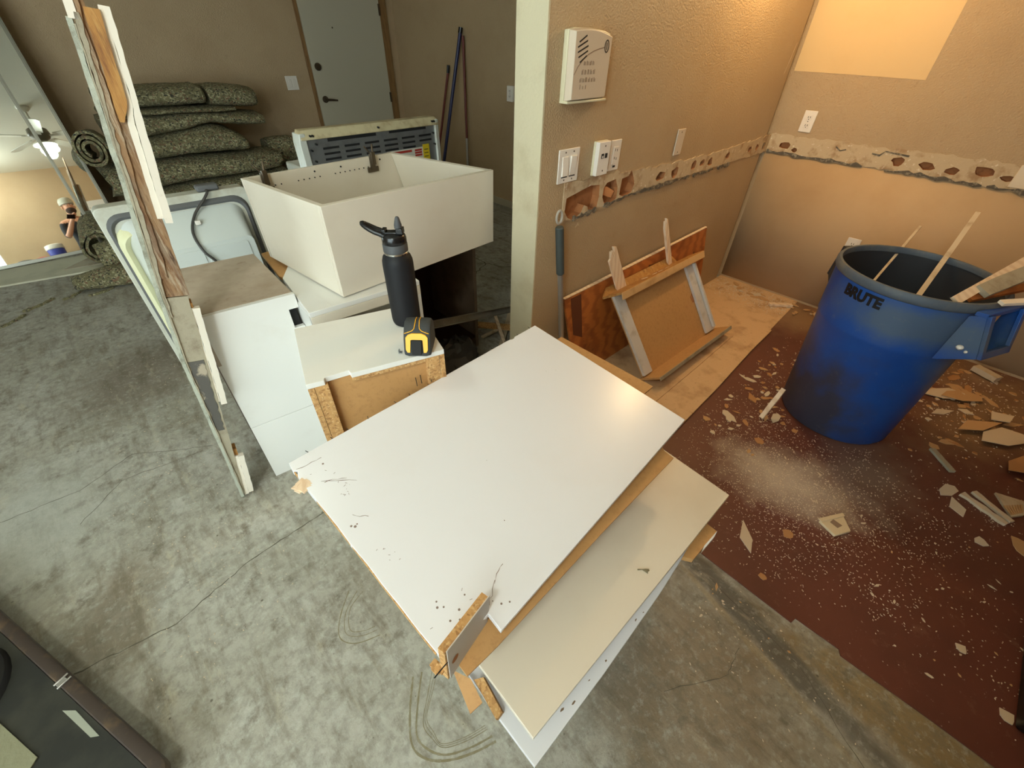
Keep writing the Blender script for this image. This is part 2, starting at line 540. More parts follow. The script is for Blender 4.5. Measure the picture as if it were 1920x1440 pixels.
def irregular(c, rx, rz, n=9, jit=.25, square=.5):
    out = []
    for i in range(n):
        a = 2 * PI * i / n + random.uniform(-.15, .15)
        ca, sa = math.cos(a), math.sin(a)
        k = (abs(ca) ** 3 + abs(sa) ** 3) ** (-1 / 3) * square + (1 - square)
        k *= 1 + random.uniform(-jit, jit)
        out.append((c[0] + rx * ca * k, c[1] + rz * sa * k))
    return out


# partition with the keypad; its damaged backsplash band is cut with real recesses
wp = struct('wall_partition', MB().box((1.28, YP, 0), (XF + .05, YP + .145, ZC)), 'wall')
build('wall_end_cap', MB().box((1.272, YP - .001, 0), (1.2795, YP + .146, ZC)), 'wall_end', wp)
holesP = [  # x, z polygons
    [(1.445, .985), (1.53, 1.00), (1.60, 1.012), (1.665, 1.005), (1.672, .955), (1.662, .905), (1.61, .895), (1.595, .925), (1.57, .935), (1.55, .905), (1.50, .885), (1.465, .90), (1.44, .93)],
    [(1.70, .985), (1.72, 1.005), (1.785, 1.012), (1.808, .97), (1.812, .925), (1.775, .905), (1.72, .915), (1.70, .945)],
    [(1.835, 1.005), (1.885, 1.010), (1.905, 1.032), (1.93, 1.0), (1.948, .965), (1.93, .93), (1.87, .92), (1.832, .935)],
    irregular((2.19, .968), .042, .022), irregular((2.325, .965), .036, .026), irregular((2.52, .976), .028, .020),
    irregular((2.62, .975), .024, .018), irregular((2.72, .97), .026, .024), irregular((2.94, .978), .026, .017),
    irregular((3.25, .975), .024, .020), irregular((3.365, .976), .024, .018), irregular((3.475, .972), .024, .022)]


def cutter_obj(polys, axis, plane, depth):
    mb = MB()
    for pl in polys:
        if axis == 'y':
            mb.prism([(x, plane - .03, z) for x, z in pl], (0, depth + .03, 0))
        else:
            mb.prism([(plane - .03, y, z) for y, z in pl], (depth + .03, 0, 0))
    return build('cutter', mb, 'hole', smooth=0)


def band(axis, plane, lo, hi, zl, zh, n, holes, thick, parent, name):
    """ragged plaster band standing proud of the wall, as cells with jagged edges"""
    mb = MB()
    P = (lambda s, z: V((s, plane, z))) if axis == 'y' else (lambda s, z: V((plane, s, z)))
    off = (0, -thick, 0) if axis == 'y' else (-thick, 0, 0)
    ups, dns = [], []
    for i in range(n + 1):
        s = lo + (hi - lo) * i / n
        ups.append(P(s, zh(s) + random.uniform(-.006, .008)))
        dns.append(P(s, zl(s) + random.uniform(-.006, .006)))
    mb.prism(ups + dns[::-1], off)
    o = build(name, mb, 'plaster', parent, smooth=0)
    return o


cP = cutter_obj(holesP, 'y', YP, .035)
bP = band('y', YP + .0005, 1.425, 3.55, lambda s: .885 + .045 * min(1, (s - 1.42) / .6), lambda s: 1.022 - .01 * math.sin(s * 3) + (.012 if s < 1.8 else 0), 70, holesP, .004, wp, 'plaster_band')
bool_cut(wp, cP)
bool_cut(bP, cP)
bpy.data.objects.remove(cP)
build('wall_insulation', MB().prism([(1.71, YP + .02, .985), (1.735, YP + .006, .985), (1.80, YP + .006, .955), (1.79, YP + .012, .925), (1.735, YP + .02, .945)], (0, .004, 0)), 'cavity_pad', wp)
rdg = MB()
for a, b in ((1.50, 1.66), (1.72, 2.10), (2.11, 2.5), (2.55, 2.78), (2.85, 3.0)):
    pts = [(a + (b - a) * i / 14, YP - .0005, .884 + .036 * min(1, (a + (b - a) * i / 14 - 1.42) / .5) + random.uniform(-.004, .004)) for i in range(15)]
    rdg.strip(pts, .016, .006, jit=.7, nrm=(0, -1, 0))
build('adhesive_ridge', rdg, 'adhesive', wp)

wr = struct('wall_right', MB().box((XR, YN, 0), (XR + .12, YP + .3, ZC)), 'wall')
build('unpainted_patch', MB().prism([(XR, 1.209, 1.383), (XR, .87, 1.380), (XR, .53, 1.374), (XR, .527, ZC), (XR, 1.209, ZC)], (-.0012, 0, 0)), 'patch', wr)
# filled lower wall below the counter line is paler and smoother
build('lower_wall_face', MB().prism([(XR, YN, .02), (XR, YN, .93), (XR, 1.209, .93), (XR, 1.209, .02)], (-.0008, 0, 0)),
      mat('smooth_tan_paint', S(196, 166, 128), .6, layers=[('noise', 3, .5, .8, S(178, 144, 104), .5)]), wr)
holesR = [irregular((1.10, .985), .035, .02), irregular((1.03, .965), .018, .012), irregular((.46, .99), .03, .022, 10), irregular((.32, .99), .035, .02), irregular((.20, .985), .032, .018),
          irregular((.07, 1.0), .045, .024), irregular((-.03, .985), .03, .012)]
cR = cutter_obj(holesR, 'x', XR, .03)
bR = band('x', XR - .0008, -.10, 1.205, lambda s: .937, lambda s: 1.045 + (.008 if s < .5 else 0), 50, holesR, .004, wr, 'plaster_band')
bool_cut(wr, cR)
bool_cut(bR, cR)
lf = bpy.data.objects['lower_wall_face']
bool_cut(lf, cR)
bpy.data.objects.remove(cR)
rdg = MB()
for a, b in ((1.2, .62), (.50, .05), (.03, -.35)):
    pts = [(XR - .001, a + (b - a) * i / 16, .937 + random.uniform(-.005, .005)) for i in range(17)]
    rdg.strip(pts, .014, .007, jit=.8, nrm=(-1, 0, 0))
rdg.strip([(XR - .0045, .60, 1.01), (XR - .0045, .56, 1.005), (XR - .0045, .54, 1.03), (XR - .0045, .42, 1.022)], .008, .003, jit=.4, nrm=(-1, 0, 0))
rdg.strip([(XR - .0045, .80, 1.018), (XR - .0045, .77, 1.0), (XR - .0045, .74, 1.01)], .005, .003, jit=.4, nrm=(-1, 0, 0))
build('adhesive_ridge', rdg, 'adhesive', wr)
for i, (y0, y1) in enumerate(((-.045, -.165), (-.168, -.288))):
    t = build('wall_tile', MB().box((XR - .008, y1, .95), (XR - .0008, y0, 1.055)), 'tile', loc=(XR, y0, .95), bevel=.002)
    tag(t, ('square beige wall tile left in the band, next to the last hole' if i == 0 else 'beige wall tile at the right edge of the photo, behind the bin planks'), 'tile')
# scars in the paint of the partition
sc = MB()
sc.strip([(3.44, YP - .0002, 1.52), (3.42, YP - .0002, 1.44), (3.40, YP - .0002, 1.37)], .004, .001, jit=.5, nrm=(0, -1, 0))
sc.strip([(1.53, YP - .0002, .845), (1.545, YP - .0002, .86), (1.55, YP - .0002, .85)], .008, .002, jit=.5, nrm=(0, -1, 0))
build('paint_scar', sc, 'plaster', wp)

bb = struct('baseboard_right', MB().box((XF - .014, YP + .15, 0), (XF, YB, .075)), mat('dull_baseboard', S(176, 164, 140), .5), bevel=.003)

# back door and its casing
YD = YB
dr = struct('door_1', MB().box((2.30, YD - .045, .01), (3.22, YD - .005, 2.05)), 'door', bevel=.003)
ORIG[dr] = V((0, 0, 0))
F = lambda x, y, z: V((2.372 + x, YD - .045 - z, .925 + y))
h = MB().lathe([(.034, 0), (.034, .008), (.02, .012), (.014, .05)], 20, F)
h.tube([F(0, 0, .045), F(.05, -.004, .05), (F(.125, -.012, .046))], [.012, .011, .009], 10)
build('door_handle', h, 'brown_handle', dr)
F = lambda x, y, z: V((2.366 + x, YD - .045 - z, 1.225 + y))
build('deadbolt', MB().lathe([(.036, 0), (.036, .01), (.028, .022), (.02, .024)], 20, F), 'brown_handle', dr)
build('peephole', MB().lathe([(.008, 0), (.008, .004)], 12, lambda x, y, z: V((2.62 + x, YD - .045 - z, 1.56 + y))), 'brown_handle', dr)
hg = MB()
for z in (.86, 1.68):
    hg.box((3.205, YD - .055, z), (3.225, YD - .04, z + .10))
build('hinge', hg, 'brown_handle', dr)
struct('trim_1', MB().box((2.265, YD - .03, 0), (2.298, YD, 2.09)), 'woodtrim', bevel=.002)
struct('trim_2', MB().box((3.225, YD - .03, 0), (3.315, YD, 2.09)), 'woodtrim', bevel=.002)
struct('trim_3', MB().box((2.265, YD - .03, 2.052), (3.315, YD, 2.12)), 'woodtrim', bevel=.002)
# cracks and dried rings of the slab
cr = MB()


def wander(pts, n=8, amp=.006):
    out = []
    for a, b in zip(pts[:-1], pts[1:]):
        for i in range(n):
            p = V((*a, 0)).lerp(V((*b, 0)), i / n)
            out.append(p + V((random.uniform(-amp, amp), random.uniform(-amp, amp), .0002)))
    out.append(V((*pts[-1], .0002)))
    return out


cr.strip(wander([(-.66, 1.18), (-.406, 1.138), (-.155, 1.206), (.112, 1.221), (.4, 1.24)], 12, .003), .0028, .0006, jit=.6)
cr.strip(wander([(-.83, 2.016), (-.581, 2.001), (-.383, 2.099), (-.236, 1.99), (-.1, 1.913)], 8, .004), .0016, .0006, jit=.6)
cr.strip(wander([(-.6, 1.80), (-.442, 1.95), (-.146, 1.909)], 8, .004), .0014, .0006, jit=.6)
cr.strip(wander([(2.20, 2.85), (2.214, 2.75), (2.209, 2.668), (2.26, 2.55), (2.40, 2.35)], 6, .01), .007, .0006, jit=.6)
cr.strip(wander([(2.209, 2.668), (2.021, 2.575), (1.85, 2.5)], 6, .01), .006, .0006, jit=.6)
cr.strip(wander([(1.046, .03), (.991, -.30), (.865, -.51)], 8, .004), .0014, .0006, jit=.6)
cr.strip(wander([(.62, -.05), (.80, -.16), (.9, -.15)], 8, .004), .0016, .0006, jit=.6)
build('floor_crack', cr, 'crack', fl)
rg = MB()


def catmull(P, m=8):
    P = [V(p) for p in P]
    out = []
    for i in range(len(P) - 1):
        p0, p1, p2, p3 = P[max(i - 1, 0)], P[i], P[i + 1], P[min(i + 2, len(P) - 1)]
        for k in range(m):
            t = k / m
            out.append(.5 * ((2 * p1) + (p2 - p0) * t + (2 * p0 - 5 * p1 + 4 * p2 - p3) * t * t + (3 * p1 - p0 - 3 * p2 + p3) * t ** 3))
    return out + [P[-1]]


for k, w in ((0, .0055), (.026, .005), (.060, .002), (.070, .0014), (.079, .0016)):
    P = [(.085 + k, .49 - k * .3), (.03 + k, .42), (-.004 + k * .8, .355 + k * .3), (.008 + k * .6, .305 + k * .4), (.05 + k * .1, .262 + k * .5), (.11, .228 + k * .55), (.17, .205 + k * .6)]
    rg.strip([p + V((0, 0, .0002)) for p in catmull([V((*p, 0)) for p in P])], w, .0003, jit=.25)
for k, w in ((0, .003), (.02, .002), (.035, .002)):
    P = [(.06 + k, .86 - k), (.0 + k, .80), (-.03 + k, .74), (.0 + k, .69 + k * .5), (.07, .66 + k)]
    rg.strip([p + V((0, 0, .0002)) for p in catmull([V((*p, 0)) for p in P])], w, .0003, jit=.3)
build('floor_ring', rg, 'ring', fl)

# ------------------------------------------------------------------ lamps
fan = thing('ceiling_fan', 'white ceiling fan with a lit lamp, seen in the mirror door', 'ceiling fan', (FAN.x, FAN.y, ZC))
fx, fy = FAN.x, FAN.y
G = lambda x, y, z: V((fx + x, fy + y, z))
build('canopy', MB().lathe([(.07, ZC), (.07, ZC - .02), (.03, ZC - .06), (.014, ZC - .06), (.014, 2.30), (.06, 2.28)], 24, G), 'fanwhite', fan)
build('motor', MB().lathe([(.05, 2.29), (.11, 2.26), (.12, 2.20), (.10, 2.16), (.05, 2.13), (.05, 2.09)], 28, G), mat('fan_motor_metal', S(126, 116, 98), .5, .3), fan)
for k in range(5):
    a = math.radians(20 + 72 * k)
    c, s = math.cos(a), math.sin(a)
    Fb = lambda u, v, w: V((fx + c * u - s * v, fy + s * u + c * v, 2.175 + w + v * .18))
    b = MB().prism([Fb(.16, -.045, 0), Fb(.56, -.065, 0), Fb(.60, -.04, 0), Fb(.60, .04, 0), Fb(.56, .065, 0), Fb(.16, .045, 0)], (0, 0, .008))
    b.box((.09, -.02, -.004), (.2, .02, .0), F=Fb)
    build('blade', b, 'fanwhite', fan)
build('shield_plate', MB().lathe([(.05, 2.092), (.125, 2.08), (.13, 2.065), (.05, 2.06)], 28, G), 'fanwhite', fan)  # plate added to keep the lamp's light off the motor
for k in range(3):
    a = 2 * PI * k / 3
    build('lamp_shade', MB().ball((fx + .085 * math.cos(a), fy + .085 * math.sin(a), 2.02), .038, 8, sc=(1, 1, 1.1)), 'glow', fan)

dl = thing('ceiling_light', 'round flush ceiling light, unseen, added left of the photographer', 'lamp', (DOME.x, DOME.y, ZC))
G3 = lambda x, y, z: V((DOME.x + x, DOME.y + y, z))
build('base_plate', MB().lathe([(.16, ZC), (.16, ZC - .02), (.13, ZC - .03)], 28, G3), 'fanwhite', dl)
build('glass_ring', MB().lathe([(.15, ZC - .021), (.155, ZC - .04), (.14, ZC - .06), (.125, ZC - .06), (.12, ZC - .031)], 28, G3, cap=False), 'glow', dl)

pn = thing('pendant_bulb', 'bare warm bulb hanging from the kitchen ceiling', 'lamp', (BULB.x, BULB.y, ZC))
G2 = lambda x, y, z: V((BULB.x + x, BULB.y + y, z))
build('canopy', MB().lathe([(.05, ZC), (.05, ZC - .02), (.01, ZC - .03)], 20, G2), 'fanwhite', pn)
build('cable', MB().tube([(BULB.x, BULB.y, ZC - .02), (BULB.x, BULB.y, 2.25)], .004, 8), 'cord', pn)
build('socket', MB().lathe([(.018, 2.26), (.022, 2.24), (.022, 2.19)], 16, G2), 'fanwhite', pn)
build('bulb', MB().lathe([(.014, 2.19), (.028, 2.165), (.03, 2.15), (.022, 2.128), (.004, 2.12)], 20, G2), 'warmglow', pn)


# ------------------------------------------------------------------ wall plates
def wall_frame(which, a, z):
    if which == 'p':
        return frame((a, YP, z), (1, 0, 0), (0, 0, 1), (0, -1, 0))
    if which == 'r':
        return frame((XR, a, z), (0, -1, 0), (0, 0, 1), (-1, 0, 0))
    if which == 'f':
        return frame((XF, a, z), (0, -1, 0), (0, 0, 1), (-1, 0, 0))
    return frame((a, YB, z), (1, 0, 0), (0, 0, 1), (0, -1, 0))


def disc(F, u, v, w, r, h, n=10):
    return MB().lathe([(r, w), (r, w + h)], n, lambda x, y, z: F(u + x, v + y, z))


def plate(name, label, cat, which, a, z, w, h, t=.006, m='plate'):
    F = wall_frame(which, a, z)
    r = thing(name, label, cat, F(0, 0, 0))
    build('plate', MB().box((-w / 2, -h / 2, .0005), (w / 2, h / 2, t), F=F), m, r, bevel=.003, seg=3)
    return r, F


def outlet(r, F, t=.006):
    for k, v in enumerate((.022, -.022)):
        build('receptacle', MB().box((-.016, v - .014, t), (.016, v + .014, t + .002), F=F), 'plate', r, bevel=.003)
        for u in (-.006, .006):
            build('slot', MB().box((u - .0016, v - .003, t + .002), (u + .0016, v + .007, t + .0026), F=F), 'slot', r)
        build('ground_hole', MB().box((-.0025, v - .011, t + .002), (.0025, v - .007, t + .0026), F=F), 'slot', r)
    build('screw', disc(F, 0, 0, t, .003, .001), 'screw', r)


r, F = plate('light_switch', 'wide white double rocker switch plate nearest the wall end', 'switch', 'p', 1.436, 1.112, .124, .124)
for u in (-.024, .024):
    rk = build('rocker', MB().hexa([F(u - .018, -.036, .006), F(u + .018, -.036, .006), F(u + .018, .036, .006), F(u - .018, .036, .006),
                                    F(u - .017, -.035, .013 if u < 0 else .008), F(u + .017, -.035, .013 if u < 0 else .008), F(u + .017, .035, .008 if u < 0 else .013), F(u - .017, .035, .008 if u < 0 else .013)]), 'plate', r, bevel=.0015)
    build('rocker_gap', MB().box((u - .018, -.041, .0055), (u + .018, -.037, .0066), F=F), 'slot', r)
    for v in (.05, -.05):
        build('screw', disc(F, u, v, .006, .0032, .001), 'screw', r)

r, F = plate('jack_box', 'thick white surface box with two dark jacks beside the double switch', 'jack box', 'p', 1.630, 1.118, .078, .128, .030)
jk = MB()
for u in (-.010, .014):
    jk.box((u - .008, .002, .030), (u + .008, .02, .0312), F=F)
build('jack', jk, 'slot', r)
build('jack_insert', MB().box((-.014, .004, .031), (-.006, .012, .0316), F=F), 'plate', r)
for v in (.048, -.046):
    build('screw', disc(F, .002, v, .030, .0035, .001), 'screw', r)
build('base_flange', MB().box((-.041, -.065, .0004), (.041, .065, .012), F=F), 'plate_ivory', r, bevel=.002)  # ivory plastic base, slightly wider than the box

r, F = plate('rocker_outlet', 'slim white outlet plate with a dark button, right of the jack box', 'outlet', 'p', 1.744, 1.114, .074, .122)
build('insert', MB().box((-.018, -.035, .006), (.018, .035, .009), F=F), 'plate', r, bevel=.002)
build('button', MB().box((-.008, -.047, .006), (.008, -.040, .0085), F=F), 'slot', r)
for u, v in ((-.007, .022), (.007, .02), (-.007, -.01), (.007, -.014)):
    build('slot', MB().box((u - .0014, v - .004, .009), (u + .0014, v + .006, .0096), F=F), 'ink', r)

r, F = plate('wall_plate', 'plain plate painted tan, alone above the band towards the corner', 'wall plate', 'p', 2.295, 1.111, .072, .118, .006, 'keyface')
build('screw', disc(F, .0, .045, .006, .003, .001), 'screw', r)
build('screw', disc(F, .0, -.045, .006, .003, .001), 'screw', r)

r, F = plate('wall_outlet', 'white duplex outlet on the right wall just above the broken band', 'outlet', 'r', 1.016, 1.130, .074, .118)
outlet(r, F)
r, F = plate('wall_outlet', 'low white outlet on the right wall behind the blue bin rim', 'outlet', 'r', .46, .47, .076, .118)
outlet(r, F)
r, F = plate('light_switch', 'small double switch plate on the dark back wall left of the door', 'switch', 'b', 2.06, 1.085, .125, .125)
for u in (-.022, .022):
    build('rocker', MB().box((u - .016, -.033, .006), (u + .016, .033, .010), F=F), 'plate', r, bevel=.002)
r, F = plate('wall_outlet', 'small white box on the far wall beside the partition edge', 'outlet', 'f', 3.69, 1.085, .085, .13, .025)
outlet(r, F, .025)

# alarm keypad
F = wall_frame('p', 1.468, 1.432)
kp = thing('alarm_keypad', 'beige alarm keypad with speaker slots high on the partition', 'keypad', F(0, 0, 0))
build('back_shell', MB().prism([F(-.115, -.102, .0005), F(.108, -.102, .0005), F(.112, .09, .0005), F(.08, .098, .0005), F(0, .104, .0005), F(-.08, .104, .0005), F(-.115, .098, .0005)],
                               F(0, 0, .020) - F(0, 0, 0)), 'plate_ivory', kp, bevel=.003)
fc = MB()
n = 8
prof = []
for i in range(n + 1):
    u = -.113 + .223 * i / n
    prof.append((u, .098 + .008 * math.sin(PI * i / n) - (.012 * (i / n) ** 2)))
pts = [F(-.113, -.100, .021), F(.106, -.100, .021)] + [F(u, v, .021) for u, v in prof[::-1]]
ctr = F(-.004, 0, .048)
top_ = [F(-.104, -.094, .048), F(.104, -.094, .036)] + [F(u * .96, v - .004, .048 - .012 * (u + .1) / .2) for u, v in prof[::-1]]
fc.add(pts + top_, [tuple(range(len(pts)))] + [tuple(range(len(pts), 2 * len(pts)))] + [(i, (i + 1) % len(pts), (i + 1) % len(pts) + len(pts), i + len(pts)) for i in range(len(pts))])
build('front_cover', fc, 'keyface', kp, bevel=.002)
ff = lambda u, v, d=.0006: F(u, v, .048 - .012 * (u + .1) / .2 + d)
sl = MB()
for k in range(5):
    v0 = .078 - k * .0135
    a, b = (-.088 + (0, -.006, -.004, .002, .012)[k]), (-.048 + (0, .006, .012, .012, .008)[k])
    sl.strip([ff(a, v0 - .012), ff(b, v0 + .006)], .0042, .0006, nrm=(0, -1, 0))
build('speaker_slot', sl, 'slot', kp)
cv = [(-.103, -.022), (-.085, .0), (-.06, .018), (-.03, .034), (.0, .043), (.03, .049), (.06, .053)]
build('seam', MB().strip([ff(*p) for p in cv], .0022, .0006, nrm=(0, -1, 0)), 'keyseam', kp)
lg = MB()
ring_ = [ff(.075 + .012 * math.cos(2 * PI * i / 16), .056 + .017 * math.sin(2 * PI * i / 16)) for i in range(17)]
lg.strip(ring_, .0035, .0008, nrm=(0, -1, 0))
lg.strip([ff(.076, .046), ff(.074, .066)], .0035, .0006, nrm=(0, -1, 0))
build('emblem', lg, 'ink', kp)
lb = MB()
for row, v in enumerate((.012, -.014, -.036, -.056)):
    for cidx in range((4, 5, 6, 3)[row]):
        u = -.062 + cidx * .017 + (.012, .004, -.004, .0)[row]
        for q in range(2 if row < 3 else 1):
            lb.strip([ff(u + q * .006, v - .008), ff(u + q * .006 + random.uniform(-.001, .001), v + .004 + random.uniform(-.003, .003))], .0024, .0005, nrm=(0, -1, 0))
build('key_label', lb, 'keyseam', kp)
build('bottom_lip', MB().box((-.115, -.106, .0006), (.108, -.098, .04), F=F), 'plate_ivory', kp, bevel=.002)

# ------------------------------------------------------------------ mirror doors leaning against the back wall
MN = V((.043, -.972, .230)).normalized()
MX = V((0, 0, 1)).cross(MN).normalized()
MZ = MN.cross(MX).normalized()
MO = V((-.5, 5.08, .03))
Fm = frame(MO, MX, MZ, MN)


def mirror_door(u0, u1, d, label):
    w0, w1 = -.03, 1.98
    r = thing('mirror_door', label, 'mirror', Fm((u0 + u1) / 2, w0, d))
    build('mirror_glass', MB().box((u0 + .012, w0 + .02, d - .004), (u1 - .012, w1 - .012, d), F=Fm), 'mirror', r)
    for a, b in ((u0, u0 + .024), (u1 - .024, u1)):
        f = MB().box((a, w0, d - .014), (b, w1, d + .005), F=Fm)
        f.box((a + .008, w0, d + .005), (b - .008, w1, d + .010), F=Fm)
        build('stile', f, 'mframe', r, bevel=.0015)
    build('rail', MB().box((u0 + .024, w0, d - .014), (u1 - .024, w0 + .026, d + .006), F=Fm), 'mframe', r, bevel=.0015)
    build('rail', MB().box((u0 + .024, w1 - .022, d - .014), (u1 - .024, w1, d + .006), F=Fm), 'mframe', r, bevel=.0015)
    return r


mirror_door(-2.3, .353, .0, 'wide framed mirror door leaning at the far left, reflecting fan and person')
mirror_door(-.05, .536, -.034, 'narrow mirror strip behind the wide mirror door, beside the pad rolls')

brd = MB().prism([(-2.2, 4.76, .0005), (-.83, 4.66, .0005), (-.36, 4.58, .0005), (-.16, 4.56, .0005), (-.14, 4.98, .0005), (-.6, 5.0, .0005), (-2.2, 5.02, .0005)], (0, 0, .012))
b_ = build('floor_board', brd, mat('grey_green_sheet', S(196, 192, 168), .7, layers=[('noise', 5, .5, .75, S(148, 146, 124), .5)]), loc=(-.8, 4.8, 0))
tag(b_, 'long flat grey sheet on the floor along the foot of the mirror', 'board')
sp = MB().prism([(-.46, 4.70, .014), (-.22, 4.66, .014), (-.16, 4.86, .05)], (0, .0, .006))
b_ = build('torn_sheet', sp, 'greyboard', loc=(-.3, 4.72, .013))
tag(b_, 'torn triangular flap curling up on the grey floor sheet', 'sheet')


# ------------------------------------------------------------------ carpet pad rolls
def superloop(c, a, b, ex, ez, n=22, p=2.6, seed=0):
    rr = random.Random(seed)
    out = []
    for i in range(n):
        t = 2 * PI * i / n
        ca, sa = math.cos(t), math.sin(t)
        u = math.copysign(abs(ca) ** (2 / p), ca) * a
        w = math.copysign(abs(sa) ** (2 / p), sa) * b
        out.append(c + ex * u + ez * w)
    return out


def pad(label, stations, depth, seed, ydir=(0, 1, 0), n=22, group='rolled carpet pads by the back wall', name='carpet_pad_roll', jag=.0):
    """stations: (x, y, z centre, half height)"""
    rr = random.Random(seed)
    st = [V(s[:3]) for s in stations]
    fine = []
    for i in range(len(stations) - 1):
        for k in range(6):
            t = k / 6
            fine.append([stations[i][q] * (1 - t) + stations[i + 1][q] * t for q in range(4)])
    fine.append(list(stations[-1]))
    ex, ez = V(ydir), V((0, 0, 1))
    vs, fs = [], []
    L_ = len(fine)
    sc_ = []
    for i in range(L_):
        e = min(i, L_ - 1 - i)
        sc_.append((.90, .97, .99, 1)[min(e, 3)])
    for i, s in enumerate(fine):
        wob = 1 + rr.uniform(-.03, .03)
        loop = superloop(V(s[:3]), depth * sc_[i] * wob, s[3] * sc_[i], ex, ez, n)
        if jag and i in (0, L_ - 1):
            d = (st[-1] - st[0]).normalized()
            loop = [p + d * rr.uniform(-jag, jag) for p in loop]
        vs += [p + V((rr.uniform(-1, 1), rr.uniform(-1, 1), rr.uniform(-1, 1))) * .004 for p in loop]
    for i in range(L_ - 1):
        for k in range(n):
            fs.append((i * n + k, i * n + (k + 1) % n, (i + 1) * n + (k + 1) % n, (i + 1) * n + k))
    fs += [tuple(range(n)), tuple(range(len(vs) - 1, len(vs) - n - 1, -1))]
    o = build(name, MB().add(vs, fs), 'pad', loc=(stations[0][0], stations[0][1], stations[0][2] - stations[0][3]), smooth=60)
    return tag(o, label, 'carpet pad', group)


pad('folded carpet pad on top of the stack, left one with dark holes', [(.30, 5.3, 1.065, .07), (.7, 5.3, 1.07, .075), (1.0, 5.3, 1.075, .075), (1.04, 5.3, 1.07, .07)], .27, 1)
pad('carpet pad roll on top of the stack at its right end', [(1.075, 5.32, 1.06, .08), (1.25, 5.32, 1.05, .088), (1.47, 5.32, 1.03, .08)], .25, 2)
pad('thin flat pad layer squeezed below the top two pad rolls', [(.28, 5.3, .975, .022), (.8, 5.3, .97, .024), (1.25, 5.3, .958, .018)], .29, 3)
pad('upper carpet pad roll sagging over the bulging one', [(.25, 5.3, .87, .085), (.55, 5.3, .872, .084), (.8, 5.3, .885, .066), (1.03, 5.3, .905, .045), (1.2, 5.3, .885, .052), (1.47, 5.3, .86, .052)], .28, 4)
pad('bulging grey pad roll with a slanting right end, third in the stack', [(.22, 5.26, .705, .075), (.5, 5.26, .708, .078), (.8, 5.26, .73, .095), (1.02, 5.26, .742, .112), (1.15, 5.26, .718, .092), (1.25, 5.26, .685, .062)], .30, 5)
pad('long round pad roll with a ragged left end, under the bulging roll', [(.10, 5.2, .49, .11), (.25, 5.22, .505, .112), (.6, 5.24, .522, .098), (1.1, 5.24, .515, .088), (1.49, 5.24, .518, .082)], .29, 6, jag=.03)
pad('flattened pad layer under the long round roll, above the appliance', [(.2, 5.22, .37, .035), (.6, 5.22, .375, .042), (1.1, 5.22, .385, .04), (1.55, 5.2, .38, .045)], .30, 7)
pad('pad roll at the bottom of the stack behind the appliance', [(.12, 5.18, .17, .16), (.6, 5.18, .17, .165), (1.2, 5.18, .17, .165), (1.8, 5.18, .17, .155)], .28, 8)
pad('dark loose pad heap on the floor right of the stack', [(1.62, 5.15, .24, .20), (1.85, 5.2, .25, .24), (2.1, 5.25, .20, .18)], .24, 9)
pad('small crumpled pad end stuffed between stack and back wall', [(1.5, 5.42, .52, .14), (1.75, 5.42, .54, .12), (2.0, 5.42, .50, .10)], .16, 10)


def hollow_roll(label, c, ydir, r_out, length, seed, squash=1.0, turns=1.7):
    d = V(ydir).normalized()
    ex = d.cross(V((0, 0, 1))).normalized()
    ez = ex.cross(d).normalized()
    rr = random.Random(seed)
    mb = MB()
    n = 56
    th = .020
    vs, fs = [], []
    if True:
        for i in range(n + 1):
            t = turns * 2 * PI * i / n
            r = r_out - .030 * t / (2 * PI)
            for rad in (r, r - th):
                for q in (0, 1):
                    rad = rad * (1 + .10 * math.sin(2 * t + seed) * (1 - .4 * q) + rr.uniform(-.02, .02))
                    p = V(c) + d * (length * q + rr.uniform(-.012, .012)) + (ex * math.cos(t) + ez * math.sin(t) * squash) * rad
                    vs.append(p)
        for i in range(n):
            a, b = 4 * i, 4 * i + 4
            fs += [(a, b, b + 1, a + 1), (a + 2, a + 3, b + 3, b + 2), (a, a + 2, b + 2, b), (a + 1, b + 1, b + 3, a + 3)]
        fs += [(0, 1, 3, 2), (4 * n, 4 * n + 2, 4 * n + 3, 4 * n + 1)]
        mb.add(vs, fs)
    o = build('carpet_pad_roll', mb, 'pad', loc=c, smooth=60)
    return tag(o, label, 'carpet pad', 'rolled carpet pads by the back wall')


hollow_roll('hollow pad roll pointing at the viewer, hanging over the mirror edge', (.10, 4.86, .775), (.12, 1, -.12), .128, .36, 11, turns=2.7)
hollow_roll('hollow pad roll with a dark opening in front of the mirror foot', (-.17, 4.60, .155), (.05, 1, .10), .135, .36, 12)
pad('pad roll lying close behind the left edge of the appliance', [(-.20, 4.45, .12, .11), (.1, 4.45, .125, .12), (.5, 4.45, .125, .12)], .13, 13)
pad('short ragged dark pad roll on the floor left of the appliance', [(-.40, 4.25, .05, .04), (-.2, 4.18, .07, .065), (.05, 4.12, .075, .07)], .10, 14, jag=.02)
for i, (a, b) in enumerate((((-.85, 3.90), (-.70, 4.02)), ((-.71, 4.08), (-.55, 4.19)), ((-.50, 4.12), (-.38, 4.22)), ((-.36, 4.08), (-.22, 4.12)))):
    pts = [V((*a, 0)).lerp(V((*b, 0)), k / 9) + V((0, -.02 * math.sin(PI * k / 9) + random.uniform(-.006, .006), .0005)) for k in range(10)]
    o = build('pad_scrap', MB().strip(pts, .016, .012, jit=.6), 'pad', loc=(*a, 0))
    tag(o, ('dark curved pad scrap at the left photo edge on the concrete', 'thin pad scrap second from the left on the concrete', 'pad scrap third from the left, nearing the ragged roll', 'pad scrap on the concrete right beside the ragged dark roll')[i], 'pad scrap')

